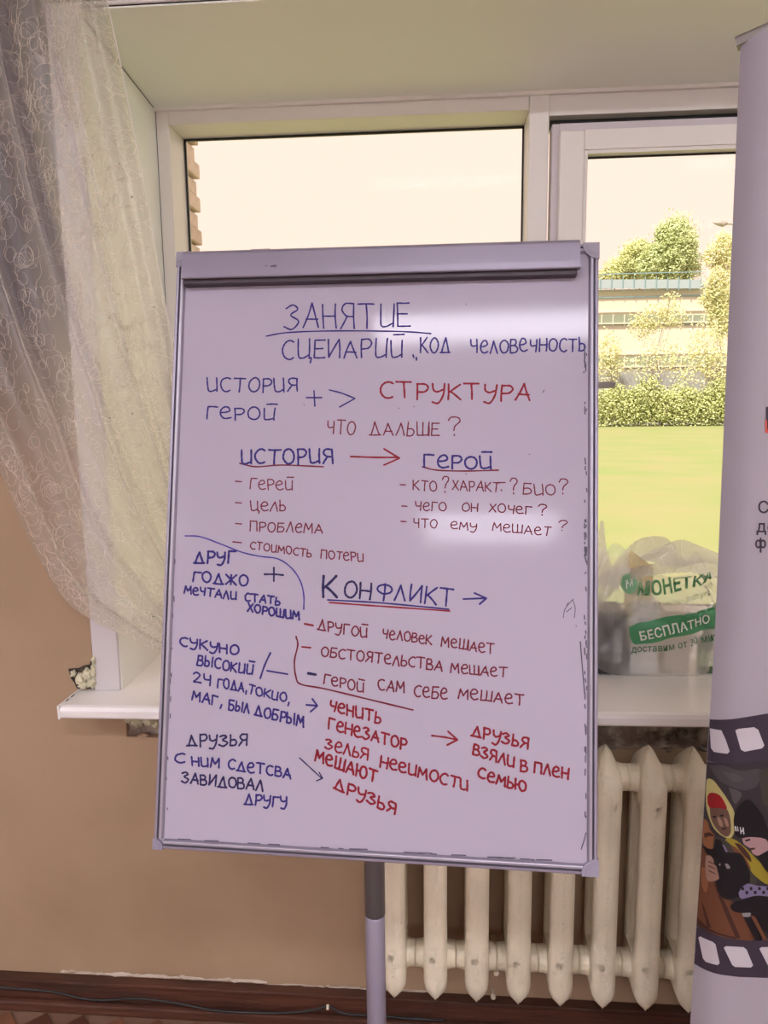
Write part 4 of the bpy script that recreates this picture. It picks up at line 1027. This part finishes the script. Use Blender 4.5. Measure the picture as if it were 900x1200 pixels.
ph('coat', [(60, 570), (110, 600), (120, 760), (150, 770), (210, 870), (290, 900), (360, 1000), (430, 1150), (280, 1145), (100, 1105), (20, 1060), (40, 800)])
ph('shade', [(150, 780), (170, 790), (240, 930), (330, 1140), (300, 1143), (220, 960)], False); ph('shade', [(60, 930), (75, 940), (130, 1080), (105, 1085)], False); ph('shade', [(30, 1040), (120, 1090), (300, 1135), (300, 1147), (25, 1085)], False)
ph('orange', [(75, 375), (105, 385), (120, 430), (160, 475), (160, 545), (120, 560), (70, 540)]); ph('shade', [(78, 470), (120, 452), (150, 470), (110, 480), (85, 500)]); ph('orange', [(62, 700), (90, 700), (110, 790), (90, 860), (60, 800)])
ph('hood', [(90, 200), (95, 120), (110, 97), (145, 102), (190, 145), (245, 215), (292, 305), (290, 420), (262, 470), (215, 462), (150, 420), (112, 350), (92, 280)])
ph('face', [(118, 280), (180, 275), (237, 275), (262, 340), (266, 425), (242, 460), (205, 450), (155, 405), (126, 350)])
ph('red', [(102, 262), (103, 215), (125, 187), (170, 183), (205, 205), (237, 262), (230, 278), (175, 276), (122, 288)])
ph('skin', [(170, 335), (195, 345), (212, 385), (200, 398), (182, 380)]); ph('skin', [(215, 330), (240, 345), (250, 390), (232, 385)]); ph('black', [(138, 338), (165, 330), (168, 342), (145, 350)], False); ph('black', [(190, 320), (215, 314), (218, 326), (196, 332)], False); ph('shade', [(200, 408), (235, 396), (232, 410), (208, 420)])
ph('olive', [(150, 470), (230, 480), (320, 540), (420, 700), (420, 800), (250, 800), (150, 600)])
ph('yellow', [(225, 480), (250, 468), (290, 476), (350, 520), (420, 590), (514, 690), (560, 750), (514, 782), (450, 742), (400, 690), (370, 620), (300, 540)])
ph('shade', [(290, 500), (330, 510), (390, 580), (400, 630), (340, 570)]); ph('coat', [(270, 520), (300, 530), (370, 610), (400, 680), (360, 650), (300, 580)])
ph('black', [(70, 545), (110, 560), (150, 545), (160, 490), (200, 490), (240, 560), (330, 570), (380, 660), (395, 720), (380, 810), (320, 860), (250, 875), (200, 860), (165, 780), (175, 690), (120, 610), (90, 590)])
ph('metal', [(225, 640), (245, 640), (262, 665), (240, 672)]); ph('metal', [(185, 645), (196, 640), (196, 655), (187, 658)], False); ph('plaid', [(205, 510), (225, 520), (245, 560), (232, 562)], False)
ph('skin', [(92, 612), (125, 602), (148, 625), (150, 645), (168, 668), (176, 695), (183, 720), (182, 748), (130, 772), (100, 765), (88, 690)])
for y in (640, 668, 700): ph('shade', [(112, y), (150, y+8), (175, y+20), (150, y+14), (114, y+8)], False)
ph('black', [(284, 350), (295, 290), (330, 235), (365, 212), (400, 215), (440, 262), (480, 320), (505, 390), (530, 475), (480, 476), (400, 460), (340, 468), (296, 440)])
ph('pink', [(342, 468), (400, 460), (500, 476), (520, 540), (480, 570), (445, 585), (412, 570), (400, 545), (385, 528), (370, 520), (350, 500)]); ph('shade', [(390, 535), (425, 530), (430, 540), (405, 548)], False); ph('black', [(360, 478), (395, 470), (396, 482), (365, 490)], False)
ph('white', [(291, 386), (300, 384), (306, 418), (297, 420)], False); ph('white', [(308, 388), (313, 388), (318, 420), (312, 420)], False)
ph('white', [(326, 392), (332, 392), (338, 438), (331, 438)], False); ph('white', [(330, 424), (352, 400), (354, 408), (334, 432)], False); ph('white', [(345, 394), (351, 394), (357, 440), (350, 440)], False)
ph('black', [(445, 590), (500, 560), (560, 560), (600, 760), (514, 700), (470, 640)]); ph('black', [(330, 830), (514, 850), (620, 900), (640, 1100), (514, 1110), (440, 1020), (380, 940)])
ph('plaid', [(318, 830), (345, 790), (385, 770), (440, 785), (514, 790), (600, 800), (600, 865), (514, 858), (430, 852), (350, 872), (325, 860)])
for k in range(9): ph('black', [(335+k*28, 795+(k % 2)*26), (352+k*28, 792+(k % 2)*26), (356+k*28, 812+(k % 2)*26), (338+k*28, 816+(k % 2)*26)], False)
ph('black', [(262, 920), (290, 890), (350, 880), (405, 905), (402, 960), (330, 964), (280, 950)]); ph('metal', [(340, 966), (395, 964), (398, 978), (388, 992), (350, 990)]); ph('black', [(352, 992), (390, 992), (475, 1150), (432, 1150)], False)
ph('coat', [(398, 980), (430, 990), (510, 1150), (485, 1150)], False)
bkk.append(bm_obj('printed_photo', bm, pms, ban))
def bantext(s, x0, ybase, cap, bold=.012):
    bm = textmesh(s, bold); mn = min(v.co.x for v in bm.verts)
    for v in bm.verts:
        X = x0 + (v.co.x-mn)*cap/.72; Y_ = ybase - v.co.y*cap/.72; a, h = ban_ah(X, Y_); v.co = bsurf(a, h, .0008)
    bkk.append(bm_obj('printed_text', bm, STRIP, ban))
bantext('С', 888.5, 601, 14); bantext('до', 886.5, 623.5, 14); 
bm = bmesh.new()
def bring(cx_, cy_, rx_, ry_, t_):
    n_ = 20; ii, oo = [], []
    for k in range(n_):
        a_ = 2*math.pi*k/n_
        for lst, q_ in ((ii, -t_), (oo, t_)):
            h_ = ban_ah(cx_+(rx_+q_)*math.cos(a_), cy_+(ry_+q_)*math.sin(a_)); lst.append(bm.verts.new(bsurf(h_[0], h_[1], .0008)))
    for k in range(n_): bm.faces.new((ii[k], ii[(k+1) % n_], oo[(k+1) % n_], oo[k]))
bring(888.6, 637.3, 2.7, 4.2, 1.05); bring(894.2, 637.3, 2.7, 4.2, 1.05)
q4 = [ban_ah(x, y) for x, y in ((890.3, 630), (892.5, 630), (892.5, 647.5), (890.3, 647.5))]; bm.faces.new([bm.verts.new(bsurf(a, h, .0009)) for a, h in q4])
bkk.append(bm_obj('printed_text', bm, STRIP, ban))
bm = bmesh.new(); banpoly(bm, [(897.5, 477), (930, 470), (930, 502), (897.5, 506)], .0008, 0, False); banpoly(bm, [(896.8, 492), (899, 492), (899, 503), (930, 500), (930, 504), (896.8, 507.5)], .0010, 1, False)
bkk.append(bm_obj('logo_block', bm, [STRIP, mat('logo_red', (.6, .08, .05), .5)], ban))
rebase(bkk, ban)

# ------------------------------------------------------------------ ceiling lamps (middle ones the room's own, side ones added unseen to brighten it)
def lamp(x, y, label):
    t = empty('ceiling_lamp', (x, y, ZC)); tag(t, label, 'lamp', 'long fluorescent ceiling lamps')
    o = box('housing', x-.62, x+.62, y-.14, y+.14, ZC-.06, ZC-.001, mat('lamp_housing', (.8, .8, .8), .5), t, bev=.006)
    d = box('diffuser', x-.60, x+.60, y-.12, y+.12, ZC-.072, ZC-.0605, mat('lamp_diffuser', LAMP_COL, .5, emit=LAMP), t)
    rebase([o, d], t)
for x, y, l in ((.14, -.90, 'long fluorescent ceiling lamp nearest the whiteboard'), (.13, -4.2, 'long fluorescent ceiling lamp second from the back wall in the middle'), (.13, -4.75, 'long fluorescent ceiling lamp nearest the back wall in the middle'),
                (2.1, -.90, 'added unseen fluorescent ceiling lamp on the right near the window'), (2.5, -4.5, 'added unseen fluorescent ceiling lamp in the right back corner'),
                (-2.25, -.90, 'added unseen fluorescent ceiling lamp on the left near the window'), (-3.5, -4.5, 'added unseen fluorescent ceiling lamp in the left back corner'),
                (2.5, -2.7, 'added unseen fluorescent ceiling lamp midway along the right wall'), (-3.3, -2.7, 'added unseen fluorescent ceiling lamp midway along the left wall')):
    lamp(x, y, l)

# ------------------------------------------------------------------ outdoors
GZ = -1.2
GRASS = mat('lawn', (.265, .33, .115), .9, c2=(.34, .33, .15), vscale=.9, bump=.7, bscale=5, detail=12, stretch=(.35, .4, 1))
g = box('ground', -60, 90, D+TH+.05, 62, GZ-.2, GZ, GRASS); struct(g)
g = box('pavement', -60, 90, 62.01, 140, GZ-.2, GZ, mat('pavement_grey', (.30, .29, .30), .9, var=.2, vscale=.5)); struct(g)
# outer wall cheek and brick pier seen through the fixed light
BR = [mat('brick_cream', (.80, .66, .60), .85, bump=.4, bscale=40, var=.2, vscale=20), mat('brick_rose', (.72, .57, .51), .85, bump=.4, bscale=40, var=.2, vscale=20)]
MORT = mat('mortar', (.40, .36, .32), .9, bump=.4, bscale=50)
PY = 3.4; px1 = P(234, 225, PY+.23).x; pz0 = GZ; row = .073
pier = empty('brick_pier', (px1-.2, PY, pz0)); tag(pier, 'pale red brick pier edge outside the left window pane', 'brick pier')
box('mortar_core', px1-.46, px1-.035, PY+.012, PY+.22, pz0, 3.4, MORT, pier).location = -pier.location
bmm = []
for L_ in (.25, .19):
    for m in BR:
        bm = bmesh.new(); bx(bm, -L_, 0, 0, .235, 0, row-.010, .003, 1); bmesh.ops.recalc_face_normals(bm, faces=bm.faces[:]); me = bpy.data.meshes.new('brick'); bm.to_mesh(me); bm.free(); me.materials.append(m); bmm.append(me)
nrow = int((3.4-pz0)/row)
for k in range(nrow):
    for c_ in range(2):
        o = bpy.data.objects.new('brick', bmm[rnd.randrange(4)]); link(o, pier)
        xx = px1 - (0 if k % 2 else .016) - c_*.26 + rnd.uniform(-.003, .003)
        o.location = Vector((xx, PY+rnd.uniform(-.002, .003), pz0+k*row+.005)) - pier.location
# building
BY = 82.0
bl = empty('building', P(765, 450, BY)); bl.location.z = GZ; tag(bl, 'long white two-storey building with a blue roof railing beyond the hedge', 'building')
def q(x0, x1, y0, y1, Y, dep, m, nm, parent=bl, bev=0):
    a, b = P(x0, (y0+y1)/2, Y), P(x1, (y0+y1)/2, Y); zt_, zb_ = P((x0+x1)/2, y0, Y).z, P((x0+x1)/2, y1, Y).z
    o = box(nm, a.x, b.x, Y, Y+dep, zb_, zt_, m, parent); o.location = -parent.location; return o
WH = mat('facade_white', (.74, .68, .56), .8, bump=.1, bscale=3); WIN = mat('far_window', (.30, .34, .26), .2); BLU = mat('railing_blue', (.26, .40, .44), .5); PAN = mat('railing_panel', (.42, .50, .54), .5)
q(200, 960, 344, 470, BY, 12, WH, 'wall')
q(200, 960, 342.5, 351, BY-.1, .1, mat('cornice_cream', (.60, .57, .42), .8), 'cornice')
q(200, 960, 350.6, 352, BY-.16, .05, BLU, 'gutter')
q(200, 830, 339.5, 342.5, BY-.3, .3, BLU, 'roof_edge')
for k in range(48):
    x = 206.2+k*13.1
    if x < 818: q(x, x+12.3, 327.5, 338, BY-.6, .08, PAN, 'railing_panel')
    if x < 823: q(x-.5, x+.3, 324, 340, BY-.68, .1, BLU, 'railing_post')
q(200, 823, 325.4, 326.4, BY-.66, .08, BLU, 'handrail')
for r_, (y0, y1) in enumerate(((369, 381), (418, 431.5))):
    for k in range(52):
        x = 200.6+k*13.3
        wn = q(x, x+12.0, y0, y1, BY-.08, .07, WIN, 'window')
        f = q(x+12.0, x+13.3, y0-.6, y1+.6, BY-.22, .14, WH, 'window_post')
    q(200, 960, y1, y1+1.4, BY-.3, .3, WH, 'ledge'); q(200, 960, y0-1.4, y0, BY-.16, .16, WH, 'ledge')
# grey low wall in front of the hedge background
lw = q(160, 960, 437, 470, 70, .4, mat('low_wall_grey', (.42, .42, .42), .9, var=.2, vscale=.4), 'panel', parent=tag(empty('low_wall', (P(760, 450, 70).x, 70, GZ)), 'pale grey low wall between hedge and white building', 'wall'))
# foliage
def leaves(name, blobs, n, size, m, parent, seed, flat=.9):
    r = random.Random(seed); V, F = [], []
    tot = sum(b[3]*b[4]*b[5] for b in blobs)
    for cx, cy, cz, rx_, ry_, rz_ in blobs:
        k = int(n*rx_*ry_*rz_/tot)
        for _ in range(k):
            while True:
                u = Vector((r.uniform(-1, 1), r.uniform(-1, 1), r.uniform(-1, 1)))
                if .35 < u.length <= 1: break
            u *= 1 + .45*noise.noise(Vector((u.x*2.6+cx, u.y*2.6, u.z*2.6+cz))) + (r.random()**6)*.35
            c = Vector((cx+u.x*rx_, cy+u.y*ry_, cz+u.z*rz_)); s = size*r.uniform(.5, 1.3)
            a = Vector((r.uniform(-1, 1), r.uniform(-1, 1), r.uniform(-1, 1))).normalized(); b = a.orthogonal().normalized()
            i = len(V); V += [c+a*s, c+b*s*.7, c-a*s, c-b*s*.7]; F.append((i, i+1, i+2, i+3))
    o = mesh_obj(name, V, F, m, parent); o.location = -parent.location; return stuff(o)
LEAF = [mat('leaf_light', (.78, .80, .42), .7, c2=(.60, .66, .30), vscale=.5), mat('leaf_mid', (.70, .76, .42), .7, c2=(.52, .60, .28), vscale=.5), mat('leaf_yellow', (.86, .84, .50), .7, c2=(.70, .70, .36), vscale=.6), mat('hedge_leaf', (.52, .56, .24), .7, c2=(.26, .28, .12), vscale=.9)]
BARK = mat('bark', (.30, .24, .18), .9)
def tree(label, px, Y, blobs, m, n, size, seed, cat='tree', nm='tree', group=None):
    c = P(px, 450, Y); root = empty(nm, (c.x, Y, GZ)); tag(root, label, cat, group)
    bb_ = []
    for (x, y, rx_, ry_) in blobs:
        p = P(x, y, Y); k = Y/900*1.02; bb_.append((p.x, Y, p.z, rx_*k, min(rx_, ry_)*k*(.5 if nm == 'bush' else 1), ry_*k))
    leaves('crown', bb_, n, size, m, root, seed)
    bm = bmesh.new(); top = max(bb_, key=lambda b: b[2]); r0 = .25 if nm == 'tree' else .06
    tube(bm, [(c.x, Y, GZ), (c.x+.2, Y, (GZ+top[2])/2), (top[0], Y, top[2])], [r0, r0*.7, r0*.25], 8)
    for (x_, y_, z_, a_, b_, c_) in bb_[:4]: tube(bm, [(c.x+.1, Y, (GZ*1.4+top[2]*.6)/2), (x_, y_, z_)], [r0*.4, r0*.1], 6)
    o = bm_obj('trunk', bm, BARK, root, True); o.location = -root.location
tree('tall broad green tree above the building roof, centre of the window', 790, 104, [(793, 292, 20, 33), (783, 305, 24, 26), (803, 308, 15, 24), (770, 312, 18, 20), (790, 268, 9, 12), (775, 275, 8, 12)], LEAF[1], 30000, .16, 1)
tree('lower round green tree left of the tall tree behind the roof', 745, 112, [(745, 305, 17, 18), (750, 296, 10, 14), (735, 318, 17, 12)], LEAF[0], 14000, .17, 2)
tree('small pale tree at the far left of the roof railing', 718, 119, [(720, 320, 11, 14), (709, 326, 9, 7)], LEAF[2], 6000, .16, 3)
tree('thin open pale tree beside the banner edge', 845, 98, [(848, 292, 13, 16), (838, 300, 12, 14), (855, 310, 16, 14), (848, 278, 8, 8)], LEAF[2], 4500, .15, 4)
for i, (x, blobs, l) in enumerate(((762, [(765, 372, 22, 14), (752, 385, 16, 12), (790, 370, 16, 14), (786, 350, 12, 8)], 'pale yellow-green bush rising to the cornice in front of the building'),
        (715, [(714, 410, 14, 20), (712, 435, 16, 12), (722, 425, 12, 10)], 'pale bush at the left end of the white facade'),
        (840, [(842, 345, 16, 26), (850, 372, 18, 24), (838, 330, 10, 14), (830, 352, 12, 8)], 'tall yellow bush hiding the right end of the roof railing'),
        (775, [(768, 418, 24, 22), (745, 432, 16, 12), (800, 425, 22, 22)], 'thin pale shrub in front of the lower window row'),
        (828, [(828, 405, 20, 30), (842, 430, 18, 20), (818, 440, 22, 10)], 'pale shrub before the facade beside the banner'))):
    tree(l, x, 69-i*1.25, blobs, LEAF[2], [2200, 1500, 6500, 1500, 2200][i], .095, 20+i, 'bush', 'bush')
# bare upright stems in the pale shrubs
# hedge
hd = empty('hedge', (P(765, 500, 61).x, 61, GZ)); tag(hd, 'dense mixed green hedge along the far side of the lawn', 'hedge')
hb = []
for k in range(94):
    x = 160+k*8.4; p = P(x, 480, 61); top = P(x, 452+6*math.sin(k*1.3)+4*math.sin(k*.6), 61).z
    hb.append((p.x, 61, (GZ+top)/2, .75, .9, (top-GZ)/2*1.03))
leaves('hedge_leaves', hb, 85000, .10, LEAF[3], hd, 50)
leaves('bright_leaves', [(a, b-.5, c_, d, .7, f*1.02) for a, b, c_, d, e, f in hb], 49000, .085, LEAF[0], hd, 51)
# street lamp arm
sl = empty('street_lamp', (P(880, 262, 48).x, 48, GZ)); tag(sl, 'street lamp head on a horizontal arm beside the banner edge', 'street lamp')
SLM = mat('street_lamp_grey', (.42, .36, .34), .5)
p0, p1, p2 = P(880, 263, 48), P(850, 262, 48), P(836, 261, 48)
bm = bmesh.new(); tube(bm, [(p0.x, 48, GZ), (p0.x, 48, p0.z-.1)], [.12, .07], 10); o1 = bm_obj('pole', bm, SLM, sl, True)
bm = bmesh.new(); tube(bm, [p0, p1], .06, 8); o2 = bm_obj('arm', bm, SLM, sl, True)
bm = bmesh.new(); tube(bm, [p1+Vector((.1, 0, 0)), p1+Vector((-.1, 0, 0)), (p1+p2)/2, p2], [.08, .19, .16, .05], 10); o3 = bm_obj('lamp_head', bm, SLM, sl, True)
rebase([o1, o2, o3], sl)
